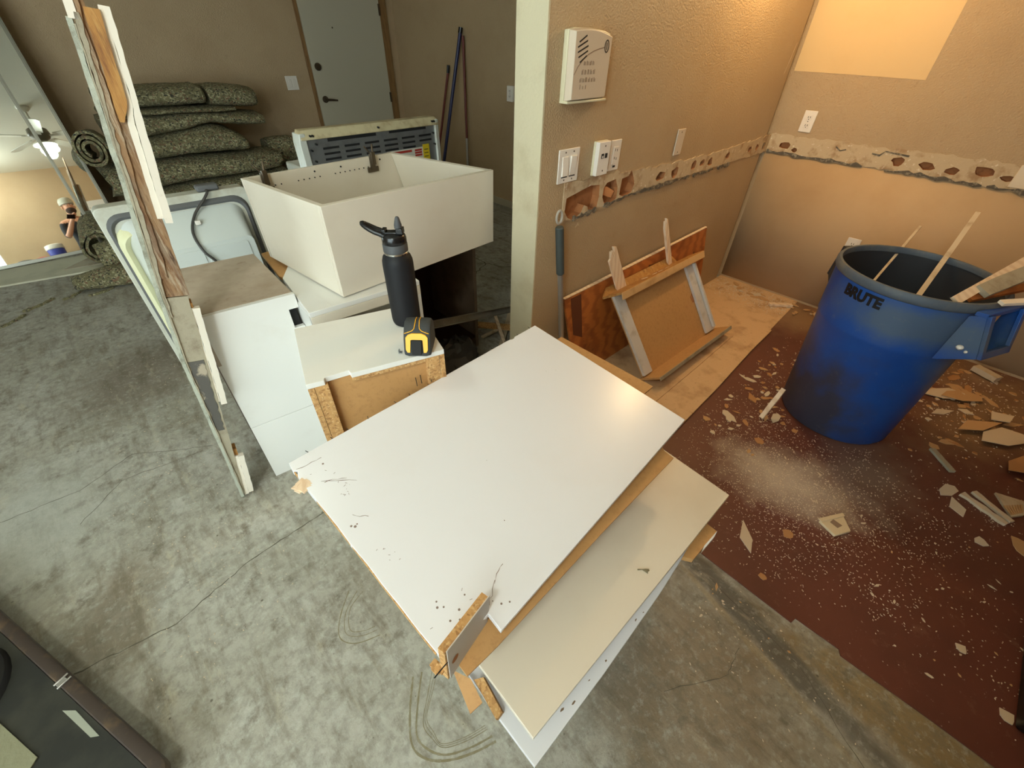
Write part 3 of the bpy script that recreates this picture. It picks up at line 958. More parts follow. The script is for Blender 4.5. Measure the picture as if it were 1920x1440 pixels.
# ------------------------------------------------------------------ upright appliance with gasket
ap = thing('appliance_door', 'pale grey appliance with dark gasket and cream rim behind the leaning post', 'appliance', (.26, 2.7, 0))
Fa = frame((-.06, 2.67, 0), (1, 0, 0), (0, .06, 1), (0, -1, .0))


def rrect(u0, u1, v0, v1, r, n=6):
    out = []
    for cx, cy, a0 in ((u1 - r, v1 - r, 0), (u0 + r, v1 - r, 90), (u0 + r, v0 + r, 180), (u1 - r, v0 + r, 270)):
        for i in range(n + 1):
            a = math.radians(a0 + 90 * i / n)
            out.append((cx + r * math.cos(a), cy + r * math.sin(a)))
    return out


def loop_band(mb, o1, o2, w0, w1, wm):
    """rounded profile between an outer and an inner loop"""
    n = len(o1)
    rings = []
    for t, w in ((0, w0), (.25, (w0 + wm) / 2 + .004), (.5, wm), (.75, (w1 + wm) / 2 + .004), (1, w1)):
        rings.append([Fa(a[0] * (1 - t) + b[0] * t, a[1] * (1 - t) + b[1] * t, w) for a, b in zip(o1, o2)])
    vs = [p for r_ in rings for p in r_]
    fs = []
    for k in range(len(rings) - 1):
        for i in range(n):
            fs.append((k * n + i, k * n + (i + 1) % n, (k + 1) * n + (i + 1) % n, (k + 1) * n + i))
    return mb.add(vs, fs)


outer = rrect(0, .655, 0, .868, .03)
build('outer_shell', MB().prism([Fa(u, v, -.075) for u, v in outer], Fa(0, 0, .075) - Fa(0, 0, 0)), 'appl_edge', ap, bevel=.004)
build('gasket', loop_band(MB(), rrect(.018, .637, .02, .835, .07), rrect(.04, .615, .03, .805, .06), 0, 0, .016), 'gasket', ap)
ro, ri = rrect(.022, .633, .005, .775, .075)[7:21], rrect(.068, .585, .03, .72, .06)[7:21]
ro, ri = [(.30, .775)] + ro, [(.30, .72)] + ri
rings = [[Fa(a[0] * (1 - t) + b[0] * t, a[1] * (1 - t) + b[1] * t, w) for a, b in zip(ro, ri)] for t, w in ((0, 0), (.25, .028), (.5, .042), (.75, .030), (1, .004))]
n = len(ro)
build('rim', MB().add([p for r_ in rings for p in r_], [(k * n + i, k * n + i + 1, (k + 1) * n + i + 1, (k + 1) * n + i) for k in range(4) for i in range(n - 1)]), 'rim_cream', ap)
loop1 = rrect(.06, .600, .02, .80, .06)
loop2 = rrect(.085, .585, .04, .775, .05)
loop3 = rrect(.115, .575, .05, .665, .03)
ln = MB()
rings = [[Fa(u, v, .003) for u, v in loop1], [Fa(u, v, .035) for u, v in loop2], [Fa(u, v, .125) for u, v in loop3]]
n = len(loop1)
ln.add([p for r_ in rings for p in r_], [(k * n + i, k * n + (i + 1) % n, (k + 1) * n + (i + 1) % n, (k + 1) * n + i) for k in range(2) for i in range(n)] + [tuple(range(2 * n, 3 * n))])
build('inner_liner', ln, 'appl_grey', ap, smooth=30)
em = MB()
for u0, u1 in ((.125, .33), (.345, .545)):
    em.prism([Fa(u, v, .1248) for u, v in rrect(u0, u1, .3, .645, .012, 3)], Fa(0, 0, .004) - Fa(0, 0, 0))
build('liner_panel', em, 'appl_grey', ap, bevel=.002)
co = [Fa(.455, .872, -.03), Fa(.47, .875, .02), Fa(.44, .845, .035), Fa(.37, .785, .05), Fa(.325, .72, .10), Fa(.33, .64, .142), Fa(.365, .57, .142), Fa(.372, .47, .140), Fa(.375, .36, .140)]
cs = []
for i in range(len(co) - 1):
    for k in range(5):
        p0, p1, p2, p3 = co[max(i - 1, 0)], co[i], co[i + 1], co[min(i + 2, len(co) - 1)]
        t = k / 5
        cs.append(.5 * ((2 * p1) + (p2 - p0) * t + (2 * p0 - 5 * p1 + 4 * p2 - p3) * t * t + (3 * p1 - p0 - 3 * p2 + p3) * t ** 3))
cd = thing('power_cord', 'dark grey power cord draped down the pale appliance front', 'cord', co[0])
build('cable', MB().tube(cs + [co[-1]], .0065, 8), 'cord', cd)
build('plug', MB().box((.43, .872, -.045), (.53, .90, .01), F=Fa), 'gasket', cd, bevel=.008)
build('tape_tag', MB().box((.355, .745, .062), (.38, .765, .08), F=Fa), 'plate', cd, bevel=.003)

# ------------------------------------------------------------------ range standing with its back to us
rg_ = thing('range', 'white kitchen range turned backwards showing its louvred steel back', 'range', (1.42, 3.0, 0))
Fs = frame((1.0, 2.86, 0), (math.cos(.05), math.sin(.05), 0), (0, .03, 1), (math.sin(.05), -math.cos(.05), 0))
W_ = 1.005
build('body', MB().box((.10, 0, -.62), (W_ - .02, .80, -.03), F=Fs), 'enamel', rg_, bevel=.01)
build('back_panel', MB().box((.035, .3, -.03), (W_ - .03, 1.02, -.004), F=Fs), 'steel', rg_, bevel=.002)
tr = MB().prism([Fs(0, 1.015, .012), Fs(0, 1.052, .0), Fs(.012, 1.066, -.02), Fs(W_ - .012, 1.066, -.02), Fs(W_, 1.052, 0), Fs(W_, 1.015, .012)], Fs(0, 0, -.06) - Fs(0, 0, 0))
build('top_trim', tr, 'enamel_dirty', rg_, bevel=.006)
for u0, u1, nm in ((-.012, .035, 'side_trim'), (W_ - .03, W_ + .006, 'side_trim')):
    sd = MB().prism([Fs(u0, .3, .006), Fs(u0, .7, .014), Fs(u0, 1.0, .014), Fs(u0 + .01, 1.05, .004), Fs(u1, 1.05, .004), Fs(u1, .3, .004)], Fs(0, 0, -.10) - Fs(0, 0, 0))
    build(nm, sd, 'enamel', rg_, bevel=.006)
sl = MB()
for c in range(6):
    for k in range(6):
        u0 = .125 + c * .142
        v = .955 - k * .030
        if c > 2 and k > 1 + (c < 5):
            continue
        sl.box((u0, v, -.006), (u0 + .105, v + .012, -.0025), F=Fs)
sl.box((.165, .995, -.006), (.50, 1.012, -.0025), F=Fs)
sl.box((.60, .998, -.006), (.90, 1.014, -.0025), F=Fs)
build('vent_slot', sl, 'slot', rg_)
for u, v in ((.06, 1.035), (.075, 1.035), (.085, .99), (.05, .96), (.06, .90), (.075, .86), (W_ - .05, 1.04), (W_ - .035, 1.04), (W_ - .05, .97), (W_ - .045, .9), (.52, 1.04)):
    build('screw', MB().lathe([(.006, -.004), (.006, .014)], 8, lambda x, y, z, u=u, v=v: Fs(u + x, v + y, z)), 'slot', rg_)
build('bracket', MB().box((.135, .782, -.004), (.37, .806, .012), F=Fs), 'cream', rg_, bevel=.003)
lb = build('warning_label', MB().box((.56, .785, -.004), (.91, .892, -.002), F=Fs), 'paper', rg_)
rb = MB().box((.57, .870, -.002), (.76, .884, -.0014), F=Fs)
for k in range(3):
    rb.box((.785, .838 + k * .016, -.002), (.845, .850 + k * .016, -.0014), F=Fs)
rb.box((.60, .83, -.002), (.74, .836, -.0014), F=Fs)
build('red_print', rb, 'redink', lb)
build('yellow_print', MB().box((.855, .782, -.002), (.912, .906, -.001), F=Fs), 'yellow_label', lb)
yk = MB()
for k in range(4):
    yk.box((.865, .805 + k * .022, -.001), (.90, .810 + k * .022, -.0006), F=Fs)
build('dark_print', yk, 'ink', lb)

# ------------------------------------------------------------------ poles by the far wall
p = thing('pole', 'tall navy blue pole leaning on the far wall', 'pole', (3.2, 4.45, 0))
build('shaft', MB().tube([(3.1, 4.62, 0), (3.38, 4.42, 1.56)], .018, 12), 'poleblue', p)
build('cap', MB().tube([(3.376, 4.423, 1.54), (3.384, 4.417, 1.585)], .022, 12), 'blackplastic', p)
p = thing('pole', 'thin dark red pole right behind the navy one', 'pole', (3.33, 4.36, 0))
build('shaft', MB().tube([(3.33, 4.33, 0), (3.385, 4.39, 1.52)], .013, 12), 'polered', p)
build('tip', MB().tube([(3.331, 4.331, .32), (3.345, 4.346, .62)], .0145, 12), 'pipe', p)
p = thing('pole', 'short dark red pole with black tip left of the navy one', 'pole', (3.3, 4.9, 0))
build('shaft', MB().tube([(3.24, 4.93, 0), (3.39, 4.69, 1.22)], .013, 12), 'polered', p)
build('cap', MB().tube([(3.389, 4.692, 1.20), (3.394, 4.684, 1.27)], .017, 12), 'blackplastic', p)

# ------------------------------------------------------------------ cabinets
TH = .018
# open wall cabinet lying on its back on top of the others
bx = thing('open_cabinet', 'empty open white cabinet box with two hinges on top of the pile', 'cabinet', (.9, 1.65, .775))
cb = [(.490, 1.395, .775), (1.254, 1.461, .775), (1.16, 1.97, .775), (.42, 1.93, .775)]
ct = [(.484, 1.378, 1.091), (1.222, 1.42, 1.088), (1.083, 1.985, 1.085), (.407, 1.90, 1.086)]
slab_open_box(bx, cb, ct, TH, ('side_panel', 'end_panel', 'side_panel', 'end_panel'), 'cream')
build('back_panel', MB().prism([V(q) for q in cb], (0, 0, .006)), 'cream', bx)
hl = MB()
a, b = V(ct[3]), V(ct[2])
ab = (b - a).normalized()
nin = V((ab.y, -ab.x, 0))
Fh = frame(a, ab, nin, (0, 0, 1))
for k in range(21):
    u = .11 + k * .0235
    if k in (2, 3, 9, 10, 20):
        continue
    hl.lathe([(.0026, TH - .001), (.0026, TH + .0008)], 8, lambda x, y, z, u=u: Fh(u + x, z, -.040 + y))
for u in (.04, .28, .40, .60):
    hl.lathe([(.0036, TH - .001), (.0036, TH + .0008)], 8, lambda x, y, z, u=u: Fh(u + x, z, -.018 + y))
build('shelf_pin_hole', hl, 'slot', bx)
for u in (.075, .555):
    hg = MB()
    hg.box((u - .011, TH, -.055), (u + .011, TH + .010, .012), F=Fh)
    hg.box((u - .028, TH, -.062), (u + .028, TH + .006, -.042), F=Fh)
    hg.box((u - .009, TH + .008, -.03), (u + .009, TH + .022, .02), F=Fh)
    hg.tube([Fh(u - .012, TH + .012, .018), Fh(u - .03, TH + .004, .045)], .003, 6)
    hg.tube([Fh(u + .004, TH + .012, .018), Fh(u + .012, TH + .004, .048)], .0045, 6)
    hh = build('hinge', hg, mat('tarnished_hinge', S(104, 92, 76), .4, .8), bx, bevel=.001)

# cabinet under it, white top, open front
cA = thing('base_cabinet', 'white cabinet with an open front directly under the open cabinet box', 'cabinet', (.6, 1.6, 0))
Fc = yawframe((.353, 1.372, 0), -4)
build('top_panel', MB().prism([Fc(0, 0, .752), Fc(.42, 0, .752), Fc(.42, .62, .752), (.50, 1.90, .752), (.385, 1.70, .752)], (0, 0, .018)), 'white', cA, bevel=.0012)
build('front_rail', MB().box((.0, -.001, .715), (.42, .017, .7515), F=Fc), 'cream', cA, bevel=.001)
build('side_panel', MB().box((.0, .0, .0), (.018, .30, .7515), F=Fc), 'white', cA, bevel=.001)
build('side_panel', MB().box((.402, .0, .0), (.42, .60, .7515), F=Fc), 'white', cA, bevel=.001)
build('back_panel', MB().box((.018, .29, .02), (.402, .296, .75), F=Fc), 'olive_in', cA)
build('stile', MB().box((.0, -.001, .0), (.03, .017, .7145), F=Fc), 'white', cA, bevel=.001)

# dark brown open cabinet to the right
cB = thing('base_cabinet', 'dark brown open cabinet right of the water bottle, under the box', 'cabinet', (1.08, 1.9, 0))
build('side_panel', MB().box((1.345, 1.74, 0), (1.365, 2.2, .770)), mat('dusty_brown_edge', S(130, 112, 94), .7, layers=[('noise', 9, .45, .7, S(92, 70, 54), .6)]), cB, bevel=.001)
build('side_panel', MB().box((.80, 1.74, 0), (.818, 2.2, .770)), 'brownwall', cB, bevel=.001)
build('back_panel', MB().box((.818, 2.19, 0), (1.345, 2.2, .770)), 'brownwall', cB)
build('top_panel', MB().box((.818, 1.76, .752), (1.345, 2.19, .770)), 'brownwall', cB)
build('bottom_panel', MB().box((.818, 1.75, .06), (1.345, 2.19, .078)), 'brownwall', cB)

# loose board wedged behind
wb = build('loose_board', MB().prism([(.416, 2.055, .738), (.47, 2.06, .738), (.56, 1.75, .738), (.402, 1.742, .738), (.392, 1.77, .738)], (0, 0, .012)), 'hardboard', loc=(.45, 1.9, .735))
tag(wb, 'brown board wedged between the dusty cabinet and the open box', 'board')

# left cabinet with the dusty top
cL = thing('wall_cabinet', 'tall white cabinet with a dusty tan top behind the leaning post', 'cabinet', (.2, 1.7, 0))
Fl = frame((.053, 1.553, 0), V((.31, -.03, 0)).normalized(), V((.012, .49, 0)).normalized(), (0, 0, 1))
build('carcass', MB().box((.012, .004, .02), (.302, .44, .778), F=Fl), 'white', cL, bevel=.0012)
build('side_panel', MB().box((.0, .004, .0), (.0115, .44, .778), F=Fl), 'brownwall', cL)  # dark sheet for the open, shadowed left side; shade is in its colour
build('top_panel', MB().box((.012, .0, .7785), (.306, .44, .79), F=Fl), 'dusty', cL, bevel=.001)
fp = MB()
fp.prism([Fl(.0, -.018, .0), Fl(.31, -.018, .0), Fl(.31, -.018, .295), Fl(.0, -.018, .295)], Fl(0, .018, 0) - Fl(0, 0, 0))
build('lower_front', fp, 'white', cL, bevel=.0008)
fp = MB()
fp.prism([Fl(.0, -.018, .2965), Fl(.31, -.018, .2965), Fl(.31, -.018, .66), Fl(.275, -.018, .66), Fl(.275, -.018, .735), Fl(.31, -.018, .735), Fl(.31, -.018, .789), Fl(.0, -.018, .789)], Fl(0, .018, 0) - Fl(0, 0, 0))
build('upper_front', fp, 'white', cL, bevel=.0008)
build('notch_recess', MB().box((.274, .0035, .655), (.303, .0055, .74), F=Fl), 'slot', cL)
build('edge_strip', MB().box((.0, -.0192, .60), (.012, -.0182, .788), F=Fl), 'dusty', cL)

# middle cabinet the bottle stands on, its back towards us
cM = thing('wall_cabinet', 'white cabinet carrying bottle and tape measure, brown back facing front', 'cabinet', (.39, 1.07, 0))
fl0, fr0 = V((.188, .978, 0)), V((.555, .875, 0))
ex = (fr0 - fl0).normalized()
ey = V((-ex.y, ex.x, 0))
Fk = frame(fl0, ex, ey, (0, 0, 1))
WM, DM, HM = (fr0 - fl0).length, .305, .79
tp = MB().prism([Fk(0, 0, HM), Fk(.045, 0, HM), Fk(.048, .012, HM), Fk(.112, .016, HM), Fk(.115, 0, HM), Fk(WM, 0, HM), Fk(WM, DM, HM), Fk(0, DM, HM)], (0, 0, -.016))
build('top_panel', tp, 'white', cM, bevel=.0008)
build('side_panel', MB().box((0, .002, .0), (.016, DM, HM - .0165), F=Fk), 'white', cM, bevel=.0008)
build('side_panel', MB().box((WM - .016, .002, .0), (WM, DM, HM - .0165), F=Fk), 'white', cM, bevel=.0008)
build('front_panel', MB().box((.0165, DM - .018, .0), (WM - .0165, DM, HM - .0165), F=Fk), 'white', cM)
build('back_panel', MB().box((.0165, .022, .0), (WM - .0165, .028, HM - .0165), F=Fk), 'hardboard', cM)
build('nailer', MB().box((.0165, .001, .02), (.052, .0215, HM - .0165), F=Fk), 'particle', cM, bevel=.0008)
build('nailer', MB().box((WM - .055, .001, .02), (WM - .0165, .0215, HM - .0165), F=Fk), 'particle', cM, bevel=.0008)
build('nailer', MB().box((.115, .006, HM - .032), (WM - .056, .0215, HM - .0168), F=Fk), 'particle', cM, bevel=.0008)
build('torn_edge', MB().box((.0455, .0165, HM - .0160), (.1145, .0212, HM - .002), F=Fk), 'particle', cM)
build('side_edge', MB().box((.0005, -.0005, .0), (.016, .0015, HM - .0168), F=Fk), 'particle', cM)
build('side_edge', MB().box((WM - .016, -.0005, .0), (WM - .0005, .0015, HM - .0168), F=Fk), 'particle', cM)
for u, v in ((.19, .60), (.235, .62), (.29, .70), (.305, .705), (.335, .70)):
    build('staple', MB().tube([Fk(u, .02, v), Fk(u - .004, -.006, v - .012)], .0012, 6), 'slot', cM)

# ------------------------------------------------------------------ bottle and tape measure
BX, BY, BZ = .560, 1.083, .79
bt = thing('water_bottle', 'matte black insulated water bottle with open spout on the white cabinet', 'bottle', (BX, BY, BZ))
Gb = lambda x, y, z: V((BX + x, BY + y, BZ + z))
build('body', MB().lathe([(.036, .0005), (.041, .003), (.0435, .010), (.0445, .02), (.0445, .195), (.0435, .208), (.040, .219), (.034, .226), (.033, .2275)], 40, Gb), 'blackbottle', bt)
build('neck_ring', MB().lathe([(.0335, .2278), (.0345, .229), (.0345, .233), (.0335, .234)], 36, Gb), 'chrome', bt)
build('collar', MB().lathe([(.0335, .2342), (.0350, .236), (.0350, .256), (.034, .258)], 36, Gb), 'greyrubber', bt)
ld = MB().lathe([(.0335, .2582), (.0345, .260), (.0345, .272), (.032, .281), (.024, .286), (.006, .288)], 36, Gb)
# bridge and handle hinge posts
vr = ROT.to_3x3() @ V((1, 0, 0))
vr = V((vr.x, vr.y, 0)).normalized()
vf = V((-vr.y, vr.x, 0))
Fb_ = frame(Gb(0, 0, 0), vr, vf, (0, 0, 1))
ld.box((-.026, -.012, .27), (.022, .012, .290), F=Fb_)
ld.box((.010, -.013, .284), (.030, .013, .300), F=Fb_)
ld.box((-.030, -.012, .276), (-.018, .012, .297), F=Fb_)
build('lid', ld, 'blackplastic', bt, bevel=.002)
spm = MB().lathe([(.0105, 0), (.0105, .010), (.0085, .018), (.006, .028), (.004, .031)], 20, lambda x, y, z: Fb_(.016 + x + z * .03, y, .2985 + z))
build('spout', spm, 'greyrubber', bt)
hn = MB()
pts = []
for i in range(13):
    a = PI * i / 12
    pts.append(Fb_(-.030 - .052 * math.sin(a) ** .75, -.014 * math.cos(a) * 1.0, .284 + .026 * math.sin(a)))
hn.tube(pts, .0068, 10)
for sgn in (-1, 1):
    hn.tube([Fb_(-.022, .014 * sgn, .279), Fb_(-.034, .014 * sgn, .285)], .0068, 10)
build('carry_loop', hn, 'blackplastic', bt)

TX, TY, TZ = .513, .932, .79
tm = thing('tape_measure', 'black and yellow tape measure at the front edge of the white cabinet', 'tape measure', (TX, TY, TZ))
tv = V((-TX, -TY, 0)).normalized()          # its narrow front looks towards the photographer
tv = Matrix.Rotation(math.radians(-14), 3, 'Z') @ tv
tr_ = V((-tv.y, tv.x, 0))
Ft = frame((TX, TY, TZ + .0006), tr_ * 1.12, tv * 1.12, (0, 0, 1.12))
prof = [(.046, 0), (.047, .010), (.043, .022), (.036, .040), (.026, .056), (.012, .070), (-.004, .077), (-.022, .075), (-.036, .062), (-.042, .040), (-.042, .012), (-.038, 0)]
tb = MB()
nn = len(prof)
lay = [(-.034, .90), (-.031, .97), (-.022, 1.0), (.022, 1.0), (.031, .97), (.034, .90)]
vs = []
for u, s in lay:
    vs += [Ft(u, y * s, .038 + (z - .038) * s if z > .001 else 0.0 + (.002 if s < 1 else 0)) for y, z in prof]
fs = [(k * nn + i, k * nn + (i + 1) % nn, (k + 1) * nn + (i + 1) % nn, (k + 1) * nn + i) for k in range(len(lay) - 1) for i in range(nn)]
fs += [tuple(range(nn)), tuple(range(len(vs) - nn, len(vs)))]
tb.add(vs, fs)
build('case', tb, 'taperubber', tm, bevel=.002)


def on_front(z):
    for (y0, z0), (y1, z1) in zip(prof[:7], prof[1:8]):
        if z0 <= z <= z1:
            return y0 + (y1 - y0) * (z - z0) / max(1e-6, z1 - z0)
    return .046


yl = MB()
pl = [(-.024, .013), (-.028, .020), (-.028, .048), (-.022, .054), (-.012, .057), (.012, .057), (.022, .054), (.028, .048), (.028, .020), (.024, .013), (.017, .013), (.015, .043), (-.015, .043), (-.017, .013)]
yl.prism([Ft(u, on_front(z) + .0005, z) for u, z in pl], Ft(0, .0025, 0) - Ft(0, 0, 0))
build('yellow_face', yl, 'tapeyellow', tm, bevel=.0006)
ck = MB()
ck.prism([Ft(-.0135, on_front(.044) + .001, .044), Ft(.0135, on_front(.044) + .001, .044), Ft(.0125, on_front(.013) + .002, .010), Ft(-.0125, on_front(.013) + .002, .010)], Ft(0, .007, 0) - Ft(0, 0, 0))
build('thumb_lock', ck, 'slot', tm, bevel=.002)
li = MB()
for sgn in (-1, 1):
    pth = [(sgn * .031, .056), (sgn * .022, .058), (sgn * .012, .061), (sgn * .007, .065), (sgn * .006, .070), (sgn * .005, .0755)]
    q = [Ft(u, on_front(z) + .0012, z + .0005) for u, z in pth]
    q += [Ft(sgn * .005, -.004, .0782), Ft(sgn * .005, -.02, .0765)]
    li.tube(q, .0011, 6)
build('yellow_line', li, 'tapeyellow', tm)
hk = MB().box((-.05, .028, .001), (-.043, .036, .003), F=Ft)
hk.box((-.051, .027, .001), (-.049, .037, .010), F=Ft)
build('end_hook', hk, 'steel', tm)
sc = MB()
for u in (-.022, .022):
    sc.ball(Ft(u, on_front(.058) - .002, .058), .0035, 6)
build('screw', sc, 'screw', tm)

# ------------------------------------------------------------------ leaning post assembly
P0 = V((-.093, 1.508, 0))
AX = V((.155, -.025, .988)).normalized()
WX = V((.983, -.095, -.157)).normalized()
NX = V((-.098, -.995, -.010)).normalized()      # towards the viewer
Fp = frame(P0 + V((0, 0, .012)), WX, AX, NX)   # (t across, s along, d towards viewer)
po = thing('wall_post', 'broken wall post with peeling wood and white trim leaning by the cabinets', 'post', P0)


def lath(t0, t1, s0, s1, d0, d1, n=12, amp=.004, el=None, er=None):
    """board with slightly irregular long edges"""
    mb = MB()
    vs, fs = [], []
    for i in range(n + 1):
        s = s0 + (s1 - s0) * i / n
        jl, jr = random.uniform(-amp, amp), random.uniform(-amp, amp)
        a = (el(s) if el else t0) + jl
        b = (er(s) if er else t1) + jr
        vs += [Fp(a, s, d0), Fp(b, s, d0), Fp(b, s, d1), Fp(a, s, d1)]
    for i in range(n):
        k, q = 4 * i, 4 * i + 4
        fs += [(k + j, q + j, q + (j + 1) % 4, k + (j + 1) % 4) for j in range(4)]
    fs += [(0, 1, 2, 3), (4 * n + 3, 4 * n + 2, 4 * n + 1, 4 * n)]
    return mb.add(vs, fs)


def left_edge(s):
    pts = [(0, .0), (.406, -.026), (.663, -.044), (.936, -.048), (1.166, -.043), (1.363, -.040), (1.539, -.039), (2.3, -.039)]
    for (a, x), (b, y) in zip(pts[:-1], pts[1:]):
        if a <= s <= b:
            return x + (y - x) * (s - a) / (b - a)
    return pts[-1][1]


build('drywall_edge', lath(0, 0, .0, 1.52, -.07, .002, 60, .0012, left_edge, lambda s: left_edge(s) + .010), 'drywall', po)
build('drywall_skin', lath(0, 0, .02, 1.51, -.05, .005, 60, .0012, lambda s: left_edge(s) + .0102, lambda s: left_edge(s) + .0135), 'greyboard', po)
build('grey_board', lath(0, 0, .0, .89, -.06, .0, 24, .0012, lambda s: left_edge(s) + .0137, lambda s: .016 + .008 * s), 'greyboard', po)
build('dark_patch', lath(0, 0, .367, .668, .0002, .0018, 20, .003, lambda s: left_edge(s) + .016, lambda s: .013), 'darkmastic', po)
build('stud', lath(0, 0, .892, 1.9, -.07, -.003, 40, .0012, lambda s: left_edge(s) + .0137, lambda s: .028 - .045 * max(0, s - .89)), 'stud', po)
build('split_face', lath(0, 0, .95, 1.555, -.02, .002, 40, .0015, lambda s: -.024, lambda s: -.010 + .002 * math.sin(s * 20)), 'stud', po)
build('grey_skin', lath(0, 0, .83, 1.53, -.02, .004, 40, .0018, lambda s: left_edge(s) + .0137, lambda s: left_edge(s) + .022 + .003 * math.sin(s * 13)), 'greyboard', po)
build('jamb', lath(0, 0, 1.335, 1.542, -.05, .005, 18, .0008, lambda s: -.006, lambda s: .003 + .017 * min(1, (s - 1.335) / .04)), 'jamb', po)
build('jamb', lath(.009, .028, .81, .865, -.04, -.004, 6, .002), 'jamb', po)
build('jamb', lath(.010, .030, .10, .25, -.05, -.01, 6, .002), 'jamb', po)


def casing(s0, s1, tl, tr, notch=0):
    c = lath(0, 0, s0, s1, -.016, -.002, 24, .0008, lambda s: tl(s), lambda s: tl(s) + (tr(s) - tl(s)) * .44)
    d = lath(0, 0, s0 + notch, s1, -.016, .004, 24, .0010, lambda s: tl(s) + (tr(s) - tl(s)) * .46, tr)
    c.add(d.v, d.f)
    return c


build('trim_piece', casing(1.113, 1.55, lambda s: .008 + .011 * max(0, min(1, (s - 1.341) / .03)), lambda s: .0395, -.010), 'trimwhite', po)
build('trim_piece', casing(.490, .850, lambda s: .010, lambda s: .0435, -.01), 'trimwhite', po)
build('trim_piece', casing(.004, .221, lambda s: .014, lambda s: .047, .012), 'trimwhite', po)
build('top_chip', lath(-.034, -.018, 1.518, 1.75, -.01, .004, 6, .001), 'trimwhite', po)

# ------------------------------------------------------------------ the stack of panels in front
PN = V((.03, -.102, .994)).normalized()
c1 = thing('cabinet_carcass', 'lowest white cabinet carcass of the front stack, on the concrete under the boards', 'cabinet', (.6, .35, 0))
build('side_panel', MB().box((.262, .160, .0005), (.90, .176, .345)), 'white', c1, bevel=.001)
build('end_panel', MB().box((.245, .160, .0005), (.2615, .60, .345)), 'white', c1, bevel=.001)
build('end_panel', MB().box((.901, .160, .0005), (.917, .60, .345)), 'white', c1, bevel=.001)
build('side_panel', MB().box((.262, .585, .0005), (.90, .60, .345)), 'white', c1, bevel=.001)
bd3 = MB()
q0, q1, q2 = V((.161, .072, .361)), V((.84, .104, .361)), V((.159, .200, .361))
bd3.prism([q0, V((.40, .0775, .361)), V((.65, .089, .361)), q1, V((.83, .62, .361)), V((.17, .60, .361)), q2], (0, 0, -.0155))
o = build('melamine_board', bd3, 'panel_white', loc=q0, bevel=.001)
tag(o, 'lowest shaded white board whose corner points down at the photo bottom', 'panel')
for x, y, k in ((.30, .088, 1.0), (.36, .092, .6), (.55, .095, .8), (.58, .092, .5), (.27, .098, 1.3), (.42, .09, .7)):
    build('stain', MB().prism([V((x + a * k * 1.4, y + b * k, .361)) for a, b in irregular((0, 0), .0035, .0022, 7, .5)], (0, 0, .0005)), mat('brown_stain', S(120, 96, 74), .8), o)
o = build('spacer_block', MB().box((.30, .20, .3615), (.85, .26, .4075)), 'particle', loc=(.5, .23, .3615))
tag(o, 'particle board spacer in the dark gap under the second white panel', 'block')
o = build('particle_strip', MB().prism([(.158, .262, .405), (.176, .252, .405), (.168, .180, .385), (.150, .178, .385)], (.006, .0, -.02)), 'particle', loc=(.17, .2, .37))
tag(o, 'short crumbling particle board strip sticking out low at the stack corner', 'board')
o = build('hardboard_flap', MB().prism([(.135, .31, .40), (.155, .27, .395), (.150, .225, .37), (.118, .228, .365)], (0, .0, -.005)), 'hardboard', loc=(.14, .26, .37))
tag(o, 'small brown hardboard flap hanging below the stack corner', 'hardboard')
p2 = MB().prism([(1.042, .102, .424), (.18, .100, .424), (.181, .269, .424), (.19, .66, .424), (1.075, .70, .424)], (0, 0, -.016))
o2 = thing('melamine_board', 'second white panel of the front stack, shaded by the top one', 'panel', (.6, .4, .41))
build('sheet', p2, 'cream', o2, bevel=.0012)
dm = MB()
dm.strip([(.628, .158, .4242), (.637, .150, .4242), (.642, .141, .4242), (.650, .137, .4242)], .006, .002, jit=.7)
dm.strip([(.642, .142, .4242), (.639, .134, .4242)], .003, .003, jit=.5)
build('torn_spot', dm, 'ring', o2)
o = thing('board_offcut', 'brown and white board offcut poking out right under the second panel', 'board', (.86, .09, .3))
build('board', MB().prism([(.925, .115, .39), (.922, .072, .39), (.79, .075, .39), (.775, .099, .39)], (0, 0, -.018)), 'hardboard', o)
build('white_edge', MB().prism([(.924, .0715, .391), (.90, .068, .391), (.83, .070, .391), (.85, .0745, .391)], (0, 0, -.018)), 'panel_white', o)
# hidden carcass that carries the upper sheets
PA = V((.0637, .840, .699))


def on_plane(x, y, off):
    d = PN.dot(PA) - off
    return V((x, y, (d - PN.x * x - PN.y * y) / PN.z))


up = MB()
q = [(.24, .37), (.97, .40), (.96, .86), (.23, .83)]
up.hexa([V((x, y, .4245)) for x, y in q] + [on_plane(x, y, .0475) for x, y in q])
o = build('cabinet_carcass', up, 'cream', loc=(.6, .6, .4245), bevel=.001)
tag(o, 'white cabinet carcass sandwiched between the top panel and second panel', 'cabinet')
hb = [(1.032, .843), (1.063, .846), (1.118, .469), (1.056, .466), (.99, .40), (.90, .289), (.899, .256), (.55, .245), (.199, .229), (.125, .229), (.124, .266), (.20, .80)]
o = build('hardboard_sheet', MB().prism([on_plane(x, y, .038) for x, y in hb], -PN * .008), 'hardboard', loc=on_plane(.6, .5, .046))
tag(o, 'brown hardboard sheet just beneath the top white panel', 'hardboard')
p1 = thing('melamine_board', 'large white panel on top of the front stack', 'panel', on_plane(.55, .55, .02))
A_, B_, C_, D_ = (.0637, .840), (.988, .917), (1.024, .302), (.213, .234)
left = [(.102, .262)] + [(.1005 + random.uniform(-.0015, .0015) - .0355 * k / 9, .28 + .51 * k / 9) for k in range(10)] + [(.071, .806), (.062, .812)]
tops = [(.0637, .840)] + [(.0637 + .924 * k / 24, .840 + .077 * k / 24 + random.uniform(-.0006, .0006)) for k in range(1, 21)] + [(.852, .9045), (.856, .9015), (.870, .9025), (.872, .9072), (.988, .917)]
